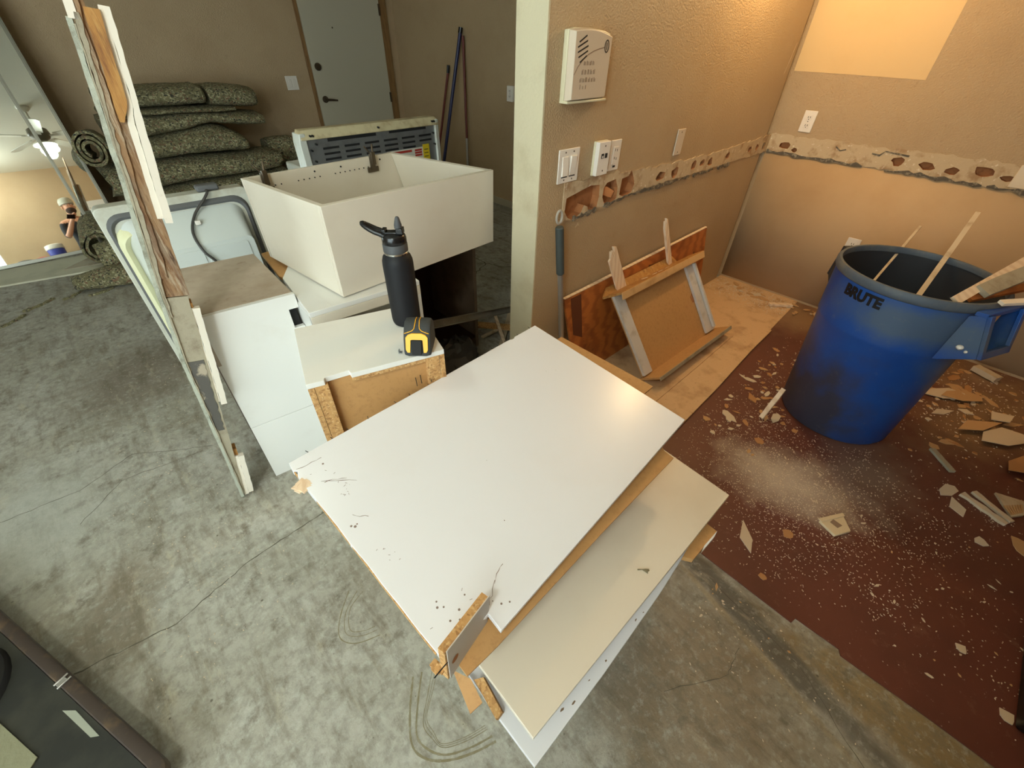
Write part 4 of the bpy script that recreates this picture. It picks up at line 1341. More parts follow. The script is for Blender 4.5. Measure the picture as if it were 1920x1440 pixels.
loop = tops + [(1.000, .71), (1.012, .51), (1.024, .302), (.62, .268), (.213, .234), (.2135, .272), (.128, .2665)] + left
sheet = build('sheet', MB().prism([on_plane(x, y, 0) for x, y in loop], -PN * .016), 'panel_white', p1, bevel=.001)
eg = MB()
eg.strip([on_plane(.0995 - .0355 * k / 12, .285 + .53 * k / 12, .0135) for k in range(13)], .003, .010, jit=.3, nrm=PN)
build('particle_edge', eg, 'particle', p1)
for k in range(14):
    t = (k + .5) / 14 + random.uniform(-.02, .02)
    a = on_plane(.0637 + .924 * t, .840 + .077 * t, .002)
    build('staple', MB().tube([a + V((0, -.004, 0)), a + V((random.uniform(-.006, .006), .007, random.uniform(.0, .006)))], .0009, 5), 'slot', p1)
mk = MB()
for x, y, r_ in ((.125, .79, .004), (.15, .31, .0035), (.165, .30, .003), (.175, .315, .004), (.20, .33, .003), (.245, .27, .0035), (.235, .285, .002), (.26, .262, .003), (.37, .40, .002),
                 (.10, .60, .004), (.106, .594, .005), (.112, .597, .003), (.145, .345, .004), (.15, .355, .003), (.155, .338, .003)):
    mk.lathe([(r_ * .65, .0), (r_ * .5, .0006)], 8, lambda xx, yy, zz, x=x, y=y: on_plane(x + xx, y + yy, 0) + PN * zz)
for k in range(26):
    x, y = random.choice(((.15, .30), (.19, .32), (.09, .76), (.11, .70), (.12, .50)))
    x += random.uniform(-.035, .035)
    y += random.uniform(-.03, .03)
    if x < .115 and y < .77:
        x = .12 + random.uniform(0, .03)
    a = on_plane(x, y, 0)
    mk.strip([a, a + V((random.uniform(-.006, .006), random.uniform(-.005, .005), 0))], .0008, .0004, nrm=PN)
for x0, y0, x1, y1 in ((.10, .745, .165, .70), (.105, .74, .15, .72), (.07, .81, .13, .81), (.115, .62, .14, .60), (.225, .285, .265, .31), (.26, .31, .30, .33)):
    pts = [on_plane(x0 + (x1 - x0) * k / 5, y0 + (y1 - y0) * k / 5 + random.uniform(-.003, .003), 0) for k in range(6)]
    mk.strip(pts, .0009, .0004, jit=.8, nrm=PN)
build('scuff_mark', mk, mat('brown_scuff', S(128, 110, 102), .8), p1)
spl = MB()
for k in range(7):
    a = on_plane(.074 + random.uniform(-.003, .012), .757 + random.uniform(-.012, .012), .004)
    spl.prism([a, a + V((-.022, -.006, -.002)), a + V((-.028 + random.uniform(-.01, .01), .004, .004)), a + V((-.006, .012, .004))], (0, 0, .004))
build('splinter', spl, 'rawwood', p1)
spl = MB()
for k in range(6):
    a = on_plane(.098 + random.uniform(-.004, .008), .262 + random.uniform(-.008, .01), .012)
    spl.prism([a, a + V((-.014, -.004, -.002)), a + V((-.016, .007, .003)), a + V((-.003, .009, .004))], (0, 0, .006))
build('splinter', spl, 'particle', p1)
# broken stub standing up through the notch
sb = thing('board_stub', 'broken board stub standing upright in the notch of the top panel', 'board', (.17, .285, .6))
Fq = frame((.100, .2485, .596), V((.120, .030, 0)).normalized(), V((-.030, .120, 0)).normalized(), (0, 0, 1))
L1 = .126
prof = [(0, .0), (L1 - .012, .0), (L1 - .006, .05), (L1, .098), (.10, .103), (.07, .109), (.035, .115), (.004, .122)]
build('white_face', MB().prism([Fq(u, -.002, v) for u, v in prof], Fq(0, .002, 0) - Fq(0, 0, 0)), mat('speckled_grey_laminate', S(198, 192, 184), .5, layers=[('spots', 34, .93, .97, S(80, 60, 50), .9)]), sb)
build('core', MB().prism([Fq(u - .004, .0002, v * .985 + .001) for u, v in prof], Fq(0, .0145, 0) - Fq(0, 0, 0)), 'particle', sb)
build('torn_hole', MB().lathe([(.009, -.0026), (.007, -.0021)], 10, lambda x, y, z: Fq(.018 + x, z, .055 + y * 1.2)), 'hole', sb)
build('nail', MB().tube([Fq(.002, .0, .075), Fq(-.03, .0, .088)], .0012, 6), 'slot', sb)

# ------------------------------------------------------------------ leaning things by the partition
pw = MB()
pa, pb, pc, pd = V((1.475, 1.195, .508)), V((2.90, 1.195, .552)), V((2.975, 1.13, .01)), V((1.565, 1.12, .01))
pw.prism([pa, V((1.75, 1.195, .515)), V((2.2, 1.195, .53)), pb, V((2.955, 1.17, .30)), pc, pd], V((0, -.016, -.002)))
o = thing('plywood_sheet', 'wide orange plywood sheet leaning on the partition', 'plywood', (2.2, 1.13, .007))
build('sheet', pw, 'ply', o, bevel=.001)
build('pale_edge', MB().strip([pa + V((0, -.008, .001)), V((1.75, 1.187, .516)), V((2.2, 1.187, .531)), pb + V((0, -.008, .001))], .016, .004, jit=.25), 'rawwood', o)
bk = MB()
for x0, x1, zz in ((1.52, 1.60, 1), (2.22, 2.30, 1)):
    bk.prism([V((x0, 1.1775, .50)), V((x1, 1.1775, .50)), V((x1 + .02, 1.13, .16)), V((x0 + .03, 1.13, .16))], V((0, -.0015, 0)))
build('stain', bk, mat('dark_wood_stain', S(96, 50, 24), .7), o)

bxd = thing('drawer_box', 'white and brown drawer box propped upright against the plywood', 'drawer', (2.2, .85, 0))
# leaning frame: u along x, v up the lean, w out towards the room
o0 = V((1.835, .835, .03))
eu = V((1, -.02, 0)).normalized()
ev = V((-.06, .27, .43)).normalized()
ew = eu.cross(ev).normalized()
Fd = frame(o0, eu, ev, ew)
UW, UH, UD = .80, .505, .10
dw = mat('grey_white_drawer_side', S(206, 200, 194), .5, layers=[('noise', 14, .55, .7, S(160, 148, 130), .5)])
build('bottom_board', MB().box((.0, .0, -.012), (UW, UH, -.006), F=Fd), 'hardboard', bxd)
build('side', MB().box((.0, .012, -.0055), (.075, UH, .012), F=Fd), dw, bxd, bevel=.001)
build('side', MB().box((UW - .10, .012, -.0055), (UW, UH - .02, .012), F=Fd), dw, bxd, bevel=.001)
build('side_edge', MB().box((.0755, .012, -.0055), (.085, UH - .02, .006), F=Fd), 'particle', bxd)
build('side_edge', MB().box((UW - .03, .03, .0125), (UW - .012, UH - .03, .03), F=Fd), dw, bxd, bevel=.001)
build('lower_ledge', MB().prism([Fd(-.01, -.012, -.02), Fd(UW + .035, -.012, -.02), Fd(UW + .035, -.012, .095), Fd(.0, -.012, .108)], ev * .014), 'hardboard', bxd, bevel=.001)
build('ledge_edge', MB().prism([Fd(-.006, -.018, .105), Fd(UW + .036, -.018, .093), Fd(UW + .036, .004, .097), Fd(-.006, .004, .110)], ew * .006), 'greyboard', bxd)
lp = MB()
lp.prism([Fd(-.03, UH, -.04), Fd(UW + .05, UH + .005, -.04), Fd(UW + .06, UH + .012, .055), Fd(.0, UH + .0, .065)], ev * .012)
build('upper_ledge', lp, 'jamb', bxd, bevel=.001)
build('back_lip', MB().prism([Fd(-.03, UH + .012, -.04), Fd(UW - .1, UH + .015, -.04), Fd(UW - .12, UH + .06, -.05), Fd(.03, UH + .05, -.05)], ew * .008), 'jamb', bxd)
build('front_lip', MB().prism([Fd(-.0, UH - .03, .055), Fd(UW + .06, UH - .02, .045), Fd(UW + .062, UH + .02, .052), Fd(-.0, UH + .008, .066)], ew * .008), mat('tan_ledge_edge', S(214, 172, 118), .6, layers=[('noise', 10, .5, .7, S(170, 120, 66), .6)]), bxd)
ch = MB()
for k in range(6):
    u = .30 + k * .075 + random.uniform(-.02, .02)
    ch.strip([Fd(u, UH + .0125, .0 + random.uniform(-.01, .02)), Fd(u + .03, UH + .0125, .012)], .010, .004, jit=.5, nrm=ev)
build('plaster_crumb', ch, 'rawwood', bxd)
build('stain', MB().prism([Fd(UW - .12, .24, -.0058), Fd(UW - .10, .24, -.0058), Fd(UW - .10, .30, -.0058), Fd(UW - .13, .28, -.0058)], ew * .001), 'hole', bxd)

for nm, a, b, w, lbl in (('wood_stick', (1.80, 1.168, .69), (1.97, 1.118, .34), .062, 'thick splintered white stick leaning at the left end of the drawer box'),
                         ('wood_stick', (2.29, 1.170, .735), (2.42, 1.118, .40), .036, 'slim white stick rising above the right part of the plywood')):
    a, b = V(a), V(b)
    d = (a - b).normalized()
    sd = V((1, 0, 0)) - d * d.x
    sd.normalize()
    nn_ = d.cross(sd).normalized()
    mb = MB()
    mb.prism([b - sd * w / 2, b + sd * w / 2, a + sd * w / 2 - d * .012, a + sd * w * .22, a + sd * w * .12 - d * .05, a - sd * w * .02 - d * .012, a - sd * w * .12 - d * .06, a - sd * w * .2 - d * .01, a - sd * w / 2 - d * .05], nn_ * .014)
    if w > .05:
        mb.prism([b - sd * w * .75, b - sd * w * .52, a - sd * w * .52 - d * .04, a - sd * w * .75 - d * .045], nn_ * .010)
    o = build(nm, mb, 'rawwood', loc=b)
    tag(o, lbl, 'stick')

ep = thing('extension_pole', 'grey metal pole with a dark grip leaning on the partition near its end', 'pole', (1.46, .9, 0))
ea, eb = V((1.362, 1.165, .935)), V((1.50, 1.165, .0))
eb = V((1.508, 1.165, .009))
at = lambda t: ea.lerp(eb, t)
build('shaft', MB().tube([at(.27), at(1)], .0135, 14), 'pipe', ep)
build('grip', MB().tube([at(.045), at(.05), at(.28), at(.285)], [.015, .0185, .0185, .015], 16), 'grip', ep)
rp = [ea + V((.017 * math.cos(2 * PI * i / 16), 0, .026 * math.sin(2 * PI * i / 16))) for i in range(17)]
build('hang_loop', MB().tube(rp, .0055, 8, cap=False), mat('grey_loop', S(170, 162, 150), .5), ep)

rail = thing('steel_channel', 'grey steel channel lying across in front of the dark brown cabinet', 'channel', (1.15, 1.48, .4))
ra, rb_ = V((.80, 1.452, .477)), V((1.75, 1.60, .20))
dd = (rb_ - ra).normalized()
uu = V((0, .35, 1)).normalized()
nn_ = dd.cross(uu).normalized()
mbx = MB()
mbx.prism([ra, ra + uu * .034, rb_ + uu * .034, rb_], nn_ * .003)
mbx.prism([ra + uu * .034, ra + uu * .036 - nn_ * -.0, rb_ + uu * .036, rb_ + uu * .034], nn_ * .026)
mbx.prism([ra, ra + uu * .002, rb_ + uu * .002, rb_], nn_ * .026)
build('channel', mbx, mat('dusty_grey_steel', S(140, 134, 122), .5, .3, layers=[('noise', 12, .45, .7, S(108, 100, 86), .6)]), rail)

bag = MB()
bag.ball((1.09, 1.60, .12), .13, 10, sc=(1.0, .7, .9))
rr = random.Random(4)
bag.v = [p + V((rr.uniform(-1, 1), rr.uniform(-1, 1), rr.uniform(-1, 1))) * .016 for p in bag.v]
bag.v = [V((p.x, p.y, max(p.z, .001))) for p in bag.v]
o = build('plastic_bag', bag, 'greybag', loc=(1.09, 1.6, 0), smooth=20)
tag(o, 'crumpled dark grey plastic bag on the floor right of the white cabinet', 'bag')
for i, (x0, y0, x1, y1, z, w, m_) in enumerate(((1.45, 1.62, 1.85, 1.95, .02, .03, 'lath'), (1.4, 1.75, 1.95, 1.75, .035, .018, 'lath'), (1.43, 1.9, 1.7, 1.6, .05, .06, 'particle'),
                                                (1.50, 1.50, 2.0, 1.62, .02, .05, 'greyboard'), (1.42, 1.55, 1.60, 1.85, .06, .02, 'rawwood'), (1.6, 2.0, 1.95, 1.85, .02, .035, 'lath'),
                                                (1.28, 1.50, 1.55, 1.46, .02, .06, 'greyboard'))):
    a, b = V((x0, y0, z)), V((x1, y1, z + random.uniform(-.01, .02)))
    o = build('lath_scrap', MB().strip([a, b], w, .012), m_, loc=a)
    tag(o, ('tan lath on the floor behind the partition end, under the others', 'thin pale lath lying level across the scrap heap behind the partition', 'brown particle board scrap in the heap behind the partition', 'wide grey scrap board nearest the partition foot',
            'pale splinter standing out on top of the scrap heap', 'tan lath at the far side of the scrap heap', 'grey board scrap peeking past the top white panel')[i], 'scrap wood')

# ------------------------------------------------------------------ blue bin
CX, CY = 2.382, .017
RB, RT, HC = .245, .287, .785
tx, ty = .0, .025
bn = thing('trash_bin', 'large round blue trash bin with dark grey rim, full of scrap wood', 'trash bin', (CX, CY, .0045))


def Gc(x, y, z):
    k = z / HC
    return V((CX + tx * k + x, CY + ty * k + y, .0045 + z))


rad = lambda z: RB + (RT - RB) * z / HC
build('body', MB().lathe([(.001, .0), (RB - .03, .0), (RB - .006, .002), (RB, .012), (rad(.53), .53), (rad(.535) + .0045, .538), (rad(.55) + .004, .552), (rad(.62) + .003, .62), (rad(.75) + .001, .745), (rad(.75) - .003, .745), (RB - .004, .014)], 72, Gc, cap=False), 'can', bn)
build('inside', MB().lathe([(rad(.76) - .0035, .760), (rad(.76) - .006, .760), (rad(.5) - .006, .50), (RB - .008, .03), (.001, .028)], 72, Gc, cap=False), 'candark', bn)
build('rim', MB().lathe([(rad(.745) + .0022, .746), (RT + .005, .749), (RT + .009, .757), (RT + .009, .776), (RT + .003, .785), (RT - .007, .785), (RT - .011, .775), (RT - .010, .7605), (rad(.745) + .0012, .7603)], 72, Gc, cap=False), 'canrim', bn)
# two loop handles
for ang in (-113, 48):
    a = math.radians(ang)
    er_, et = V((math.cos(a), math.sin(a), 0)), V((-math.sin(a), math.cos(a), 0))
    ctr = Gc(0, 0, 0)
    Fz = lambda r_, t, z: Gc(0, 0, z) + er_ * r_ + et * t
    hb_ = MB()
    zt, zb, rt_, rb__ = .752, .60, RT + .030, RT + .075
    T = lambda t, k, d=0.0: Fz(rt_ + (rb__ - rt_) * k + d, t, zt + (zb - zt) * k)
    hb_.prism([Fz(RT - .002, -.125, .753), Fz(RT - .002, .125, .753), T(.108, 0), T(-.108, 0)], V((0, 0, .016)))
    hb_.prism([T(-.088, .82), T(.088, .82), T(.084, 1), T(-.084, 1)], er_ * .013 + V((0, 0, .004)))
    for sgn in (-1, 1):
        hb_.prism([T(sgn * .108, -.05), T(sgn * .084, -.05), T(sgn * .066, 1), T(sgn * .086, 1)], er_ * .013 + V((0, 0, .004)))
        hb_.prism([Fz(rad(.53) - .010, sgn * .135, .55), Fz(rad(.56) - .010, sgn * .118, .545), T(sgn * .086, 1.0), T(sgn * .108, -.05), Fz(rad(.74) - .010, sgn * .125, .745)], et * (-sgn * .012))
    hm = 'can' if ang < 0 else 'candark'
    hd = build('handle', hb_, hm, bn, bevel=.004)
    if ang < 0:
        sp_ = MB()
        sp_.ball(Fz(rad(.6) + .030, -.112, .625), .012, 6, sc=(1, 1, .8))
        sp_.ball(Fz(rad(.6) + .050, -.102, .615), .006, 6)
        build('paint_spot', sp_, 'plate', hd)


def text_on(body, fn, depth, size, matname, name, parent, bold=.0, sx=1.0):
    cu = bpy.data.curves.new('lettering', 'FONT')
    cu.body = body
    cu.size = size
    cu.extrude = depth
    cu.offset = bold
    cu.resolution_u = 3
    ob = bpy.data.objects.new('tmp_text', cu)
    COL.objects.link(ob)
    bpy.context.view_layer.update()
    me = bpy.data.meshes.new_from_object(ob.evaluated_get(bpy.context.evaluated_depsgraph_get()))
    bpy.data.objects.remove(ob)
    bm = bmesh.new()
    bm.from_mesh(me)
    bmesh.ops.triangulate(bm, faces=bm.faces)
    bmesh.ops.subdivide_edges(bm, edges=[e for e in bm.edges if e.calc_length() > size * .3], cuts=1)
    vs = [fn(v.co.x * sx, v.co.y, v.co.z) for v in bm.verts]
    bm.verts.index_update()
    fs = [tuple(v.index for v in f.verts) for f in bm.faces]
    bm.free()
    bpy.data.meshes.remove(me)
    return build(name, MB().add(vs, fs), matname, parent, smooth=0)


def can_text(x, y, z):
    zz = .690 + y
    r_ = rad(zz) + .0035 + z
    a = math.radians(140) + x / .29
    return Gc(r_ * math.cos(a), r_ * math.sin(a), zz)


text_on('BRUTE', can_text, .0012, .060, 'cantext', 'lettering', bn, bold=.0028, sx=.90)
# rubble inside
rub = MB().lathe([(.25, .53), (.19, .56), (.08, .57), (.001, .575)], 30, Gc, cap=False)
o = build('rubble', rub, mat('dark_rubble', S(52, 46, 40), .9, layers=[('voronoi', 22, .6, .9, S(120, 100, 80), .7)]), loc=(CX, CY, .5))
tag(o, 'dark rubble heaped inside the blue bin', 'rubble', kind='stuff')


def plank(name, a, b, w, t, m_, label, cat='scrap wood', roll=0.0):
    a, b = V(a), V(b)
    d = (b - a).normalized()
    sd = d.cross(V((0, 0, 1))).normalized()
    sd = Matrix.Rotation(roll, 3, d) @ sd
    n_ = sd.cross(d).normalized()
    mb = MB()
    k = 6
    vs, fs = [], []
    for i in range(k + 1):
        p = a.lerp(b, i / k)
        j = [random.uniform(-.04, .04) * w for _ in range(2)]
        vs += [p - sd * (w / 2 + j[0]), p + sd * (w / 2 + j[1]), p + sd * (w / 2 + j[1]) + n_ * t, p - sd * (w / 2 + j[0]) + n_ * t]
    for i in range(k):
        q, e = 4 * i, 4 * i + 4
        fs += [(q + m, e + m, e + (m + 1) % 4, q + (m + 1) % 4) for m in range(4)]
    fs += [(0, 1, 2, 3), (4 * k + 3, 4 * k + 2, 4 * k + 1, 4 * k)]
    o = build(name, mb.add(vs, fs), m_, loc=a)
    return tag(o, label, cat)


plank('wood_stick', (2.33, -.0, .60), (2.86, -.005, .935), .019, .014, 'lath', 'long pale stick standing up out of the blue bin', 'stick')
plank('wood_stick', (2.34, .18, .60), (2.82, .15, .845), .010, .008, 'lath', 'thin twig-like stick in the blue bin near the text side', 'stick')
plank('scrap_plank', (2.17, -.10, .778), (2.80, -.30, .93), .032, .012, 'rawwood', 'white edged plank uppermost in the bundle over the bin rim', roll=.5)
plank('scrap_plank', (2.27, -.15, .800), (2.75, -.36, .905), .05, .02, 'greyboard', 'thick grey plank lying across the bin rim', roll=.4)
plank('scrap_plank', (2.24, -.13, .775), (2.62, -.38, .83), .03, .014, 'ply', 'orange brown plank under the grey one on the bin rim', roll=.3)
plank('scrap_plank', (2.22, -.215, .797), (2.45, -.42, .82), .022, .012, 'trimwhite', 'short white plank lowest over the bin rim at the photo edge', roll=.2)

# ------------------------------------------------------------------ debris on the kitchen floor
CH = []
for v in range(10):
    n = random.randint(4, 7)
    rr = random.Random(100 + v)
    el = (1.0, 1.6, 2.4, .8, 1.3, 3.2, 1.0, 1.9, 1.2, 2.8)[v]
    pts = [V((math.cos(2 * PI * i / n) * rr.uniform(.6, 1.1) * el, math.sin(2 * PI * i / n) * rr.uniform(.6, 1.1), 0)) for i in range(n)]
    CH.append(pts)
chip_meshes = {}


def chip(x, y, s, v, m_, label, group=None, z=.0045, rz=None, tilt=.12, name='plaster_chip', cat='chip'):
    key = (v, m_)
    if key not in chip_meshes:
        mb = MB().prism([p for p in CH[v]], (0, 0, .35))
        me = bpy.data.meshes.new('chip')
        me.from_pydata([tuple(p) for p in mb.v], [], mb.f)
        me.materials.append(M[m_])
        bm = bmesh.new()
        bm.from_mesh(me)
        bmesh.ops.recalc_face_normals(bm, faces=bm.faces)
        bm.to_mesh(me)
        bm.free()
        chip_meshes[key] = me
    o = bpy.data.objects.new(name, chip_meshes[key])
    COL.objects.link(o)
    o.scale = (s, s, min(s, .010))
    o.rotation_euler = (random.uniform(-tilt, tilt) * .5, random.uniform(-tilt, tilt) * .3, random.uniform(0, 2 * PI) if rz is None else rz)
    o.location = (x, y, z)
    return tag(o, label, cat, group)


def in_bin(x, y):
    return (x - CX) ** 2 + (y - CY) ** 2 < .265 ** 2


def field(n, cx, cy, sx, sy, smin, smax, mats, label, group, name='plaster_chip', z=.0045, cond=None):
    k = 0
    while k < n:
        x, y = random.gauss(cx, sx), random.gauss(cy, sy)
        if in_bin(x, y) or x > 3.50 or (cond and not cond(x, y)):
            continue
        chip(x, y, random.uniform(smin, smax), random.randrange(10), random.choice(mats), label, group, z=z, name=name)
        k += 1


red_ok = lambda x, y: x > 1.17 and -.92 < y < .48
field(60, 2.25, .33, .30, .10, .005, .016, ['chip_white', 'chip_white', 'chip_tan', 'chip_brown'], 'small wall chip on the red floor between strip and bin', 'chips between the bare strip and the bin', cond=lambda x, y: red_ok(x, y) and y < .47)
field(70, 3.0, -.50, .28, .16, .006, .026, ['chip_white', 'chip_tan', 'chip_tan', 'chip_brown'], 'broken wall chip on the floor right of the bin', 'chips right of the bin', cond=lambda x, y: red_ok(x, y) and x > 2.35)
field(60, 1.75, -.12, .28, .20, .0022, .005, ['chip_white'], 'tiny white chip on the red floor in front of the bin', 'tiny chips in front of the bin', cond=red_ok)
field(40, 1.6, -.62, .30, .10, .002, .0055, ['chip_white', 'chip_white', 'chip_tan'], 'small pale chip on the red floor near the lower right photo corner', 'chips towards the lower right corner', cond=red_ok)
field(70, 3.40, .62, .06, .45, .006, .024, ['chip_white', 'chip_tan', 'chip_tan'], 'wall chip in the rubble line along the right wall', 'rubble line along the right wall', cond=lambda x, y: x < 3.5 and -.9 < y < 1.17, z=.009)
field(16, 1.02, -.05, .06, .12, .002, .006, ['chip_white', 'chip_tan'], 'tiny chip on the concrete beside the red floor edge', 'chips on the concrete by the red edge', z=.0005, cond=lambda x, y: x < 1.09 and y < .06)
# chips one can tell apart
for x, y, s, v, m_, rz, lb_ in (
        (1.865, .187, .030, 3, 'chip_brown', .4, 'square tan chip lying left of the bin, towards the panels'),
        (1.93, .375, .026, 2, 'chip_white', 1.2, 'white leaf-shaped chip on the red floor near the stack corner'),
        (1.82, .44, .022, 0, 'chip_tan', .3, 'grey tan chip beside the stack corner on red floor'),
        (2.16, .345, .036, 4, 'chip_brown', .8, 'largest brown chip between strip and bin'),
        (2.10, .20, .024, 2, 'chip_white', .1, 'white chip touching the foot of the leaning stick'),
        (1.30, .0, .026, 5, 'chip_white', .6, 'long thin white chip near the edge of the second panel'),
        (1.44, -.10, .024, 6, 'chip_brown', .2, 'brown triangular chip left of the broken tile'),
        (1.19, -.105, .018, 3, 'chip_brown', .9, 'tan chip at the edge between red floor and concrete'),
        (1.98, -.63, .026, 0, 'chip_white', 1.5, 'white wedge chip below the two long plaster strips'),
        (1.43, -.64, .018, 8, 'chip_white', .4, 'roundish white chip in the dark lower right corner'),
        (2.11, -.545, .044, 4, 'chip_white', .5, 'broad white flake left of the two plaster strips'),
        (2.20, -.50, .030, 2, 'chip_white', -.3, 'white flake above the broad one by the plaster strips'),
        (2.07, -.74, .030, 7, 'chip_tan', .2, 'grey tan chunk at the right photo edge'),
        (1.30, -.76, .022, 8, 'chip_white', .2, 'white lump at the right photo edge low down')):
    chip(x, y, s, v, m_, lb_, rz=rz, name='wall_chip')
o = build('tile_piece', MB().prism([(1.592, -.164, .0045), (1.693, -.221, .0045), (1.634, -.266, .0045), (1.565, -.229, .0045)], (0, 0, .012)), 'tile', loc=(1.62, -.22, .0045), bevel=.002)
tag(o, 'broken cream tile with a dark smudge alone on the red floor', 'tile piece')
build('smudge', MB().prism([(1.615, -.195, .0166), (1.64, -.20, .0166), (1.635, -.235, .0166), (1.608, -.225, .0166)], (0, 0, .0004)), 'keyseam', o)
build('raised_edge', MB().strip([(1.592, -.164, .0165), (1.693, -.221, .0165)], .014, .005), 'tile', o)
for a, b, w, lb_ in (((2.213, -.541), (2.152, -.690), .026, 'long pale plaster strip on the red floor, left of the pair'), ((2.264, -.575), (2.184, -.705), .022, 'long pale plaster strip on the red floor, right of the pair')):
    o = build('plaster_strip', MB().strip([V((*a, .0046)).lerp(V((*b, .0046)), k / 6) for k in range(7)], w, .012, jit=.3), 'chip_white', loc=(*a, .0046))
    tag(o, lb_, 'plaster strip')
o = build('ribbed_plate', MB().prism([(2.328, -.64, .0046), (2.363, -.738, .0046), (2.262, -.735, .0046), (2.214, -.70, .0046)], (0, 0, .010)), 'lath', loc=(2.29, -.70, .0046))
tag(o, 'ribbed grey mortar plate right of the plaster strips', 'mortar')
rb2 = MB()
for k in range(7):
    t = k / 6
    rb2.strip([V((2.222 + .05 * t, -.698 - .03 * t, .0146)), V((2.26 + .06 * t, -.672 - .05 * t, .0146))], .006, .004)
build('rib', rb2, 'chip_tan', o)
plank('wood_stick', (2.04, .250, .007), (2.135, .235, .16), .022, .012, 'rawwood', 'short white stick propped against the foot of the blue bin', 'stick')
plank('wood_stick', (2.439, -.40, .006), (2.335, -.492, .006), .024, .012, 'greyboard', 'short grey stick on the floor in front of the bin, right side', 'stick')
plank('wood_block', (3.447, -.44, .012), (3.39, -.55, .012), .05, .03, 'lath', 'small tan wood block at the foot of the right wall', 'block')
plank('wood_block', (3.31, .72, .012), (3.42, .60, .012), .03, .018, 'rawwood', 'white wood piece in the rubble near the far corner', 'block')
for i, (x, y, s, rz, lb_) in enumerate(((3.02, -.37, .06, -.8, 'pale broken board right behind the bin, left of two'), (3.06, -.44, .06, -.75, 'pale broken board right behind the bin, right of two'),
                                        (2.80, -.63, .07, -.55, 'biggest pale slab in the pile right of the bin'), (2.78, -.52, .045, -.6, 'tan slab in the middle of the pile right of the bin'),
                                        (2.62, -.72, .06, -.5, 'orange brown slab lowest in the pile right of the bin'), (2.95, -.60, .05, -.6, 'white slab upper right in the pile beside the bin'))):
    chip(x, y, s, (2, 2, 2, 5, 2, 1)[i], ('chip_white', 'chip_tan', 'chip_white', 'chip_tan', 'chip_brown', 'chip_white')[i], lb_, z=.014 + .004 * i, rz=rz, name='wall_slab', cat='slab', tilt=.15)
# dust too fine to count
ds = MB()


def flecks(n, cx, cy, sx, sy, smax, ok, z):
    k = 0
    while k < n:
        x, y = random.gauss(cx, sx), random.gauss(cy, sy)
        if in_bin(x, y) or not ok(x, y):
            continue
        s = random.uniform(.0012, smax)
        a = random.uniform(0, PI)
        l = random.uniform(1, 2.8)
        c, sn = math.cos(a) * s * l, math.sin(a) * s * l
        d, e = -math.sin(a) * s, math.cos(a) * s
        ds.add([(x - c, y - sn, z), (x + d, y + e, z), (x + c, y + sn, z), (x - d, y - e, z), (x, y, z + s)], [(0, 1, 4), (1, 2, 4), (2, 3, 4), (3, 0, 4), (3, 2, 1, 0)])
        k += 1


flecks(2600, 1.68, -.03,   .22, .20, .0019, red_ok, .0042)
flecks(900, 2.1, .25, .45, .16, .0024, red_ok, .0042)
for _ in range(26):
    cx_, cy_ = random.uniform(1.2, 2.3), random.uniform(-.85, -.15)
    flecks(random.randint(8, 45), cx_, cy_, random.uniform(.02, .07), random.uniform(.02, .06), .0021, red_ok, .0042)
flecks(300, 1.8, -.50, .45, .25, .0019, red_ok, .0042)
flecks(900, 3.0, -.4, .3, .3, .0035, lambda x, y: red_ok(x, y) and x < 3.53, .0042)
flecks(900, 3.38, .75, .10, .35, .004, lambda x, y: x < 3.53 and .6 < y < 1.19, .0072)
flecks(110, .95, -.2, .12, .3, .0022, lambda x, y: x < 1.09 and -.95 < y < .05, .0003)
flecks(300, -.1, 1.7, .5, .6, .0022, lambda x, y: -.5 < x < -.05 and .9 < y < 3.0, .0003)
o = build('plaster_dust', ds, 'chip_white', smooth=0)
tag(o, 'fine white plaster crumbs strewn over the red floor and concrete', 'dust', kind='stuff')

# ------------------------------------------------------------------ black tote in the lower left corner
tt = thing('tool_case', 'black plastic tool case lying in the lower left corner of the photo', 'tool case', (-.8, 1.2, 0))
e1 = V((.214, -.535, 0)).normalized()
e2 = V((e1.y, -e1.x, 0))
if e2.x > 0:
    e2 = -e2
KT = 1.40
Fo = frame((-.775, 1.478, .085), e1 * KT, e2 * KT, (0, 0, 1))


def tote_loop(u0, u1, v0, v1, r, n=5):
    return rrect(u0, u1, v0, v1, r, n)


LT = .60
outer = tote_loop(-.25, LT, 0, .50, .035)
build('body', MB().prism([Fo(u, v, -.03) for u, v in tote_loop(-.24, LT - .012, .012, .49, .04)], (0, 0, -.054)), 'tote_rust', tt)
n = len(outer)
inner = tote_loop(-.235, LT - .018, .018, .482, .03)
rm = MB()
rings = [[Fo(u, v, -.035) for u, v in outer], [Fo(u, v, -.004) for u, v in outer], [Fo(u * 1 - .0, v, .0) for u, v in tote_loop(-.246, LT - .004, .004, .496, .033)], [Fo(u, v, 0) for u, v in inner], [Fo(u, v, -.016) for u, v in tote_loop(-.232, LT - .022, .022, .478, .028)]]
rm.add([p for r_ in rings for p in r_], [(k * n + i, k * n + (i + 1) % n, (k + 1) * n + (i + 1) % n, (k + 1) * n + i) for k in range(len(rings) - 1) for i in range(n)] + [tuple(range(n))])
build('rim', rm, 'tote_rust', tt)
build('lid', MB().prism([Fo(u, v, -.012) for u, v in tote_loop(-.232, LT - .022, .022, .478, .028)], (0, 0, -.012)), 'tote', tt)
build('lid_bulge', MB().lathe([(.12, -.012), (.115, .004), (.10, .010), (.001, .012)], 32, lambda x, y, z: Fo(.10 + x, .155 + y, z), cap=False), 'blackbox', tt)
lt = MB().box((.270, .006, .0), (.284, .022, .005), F=Fo)
lt.tube([Fo(.271, .0, .004), Fo(.271, .024, .004)], .003, 8)
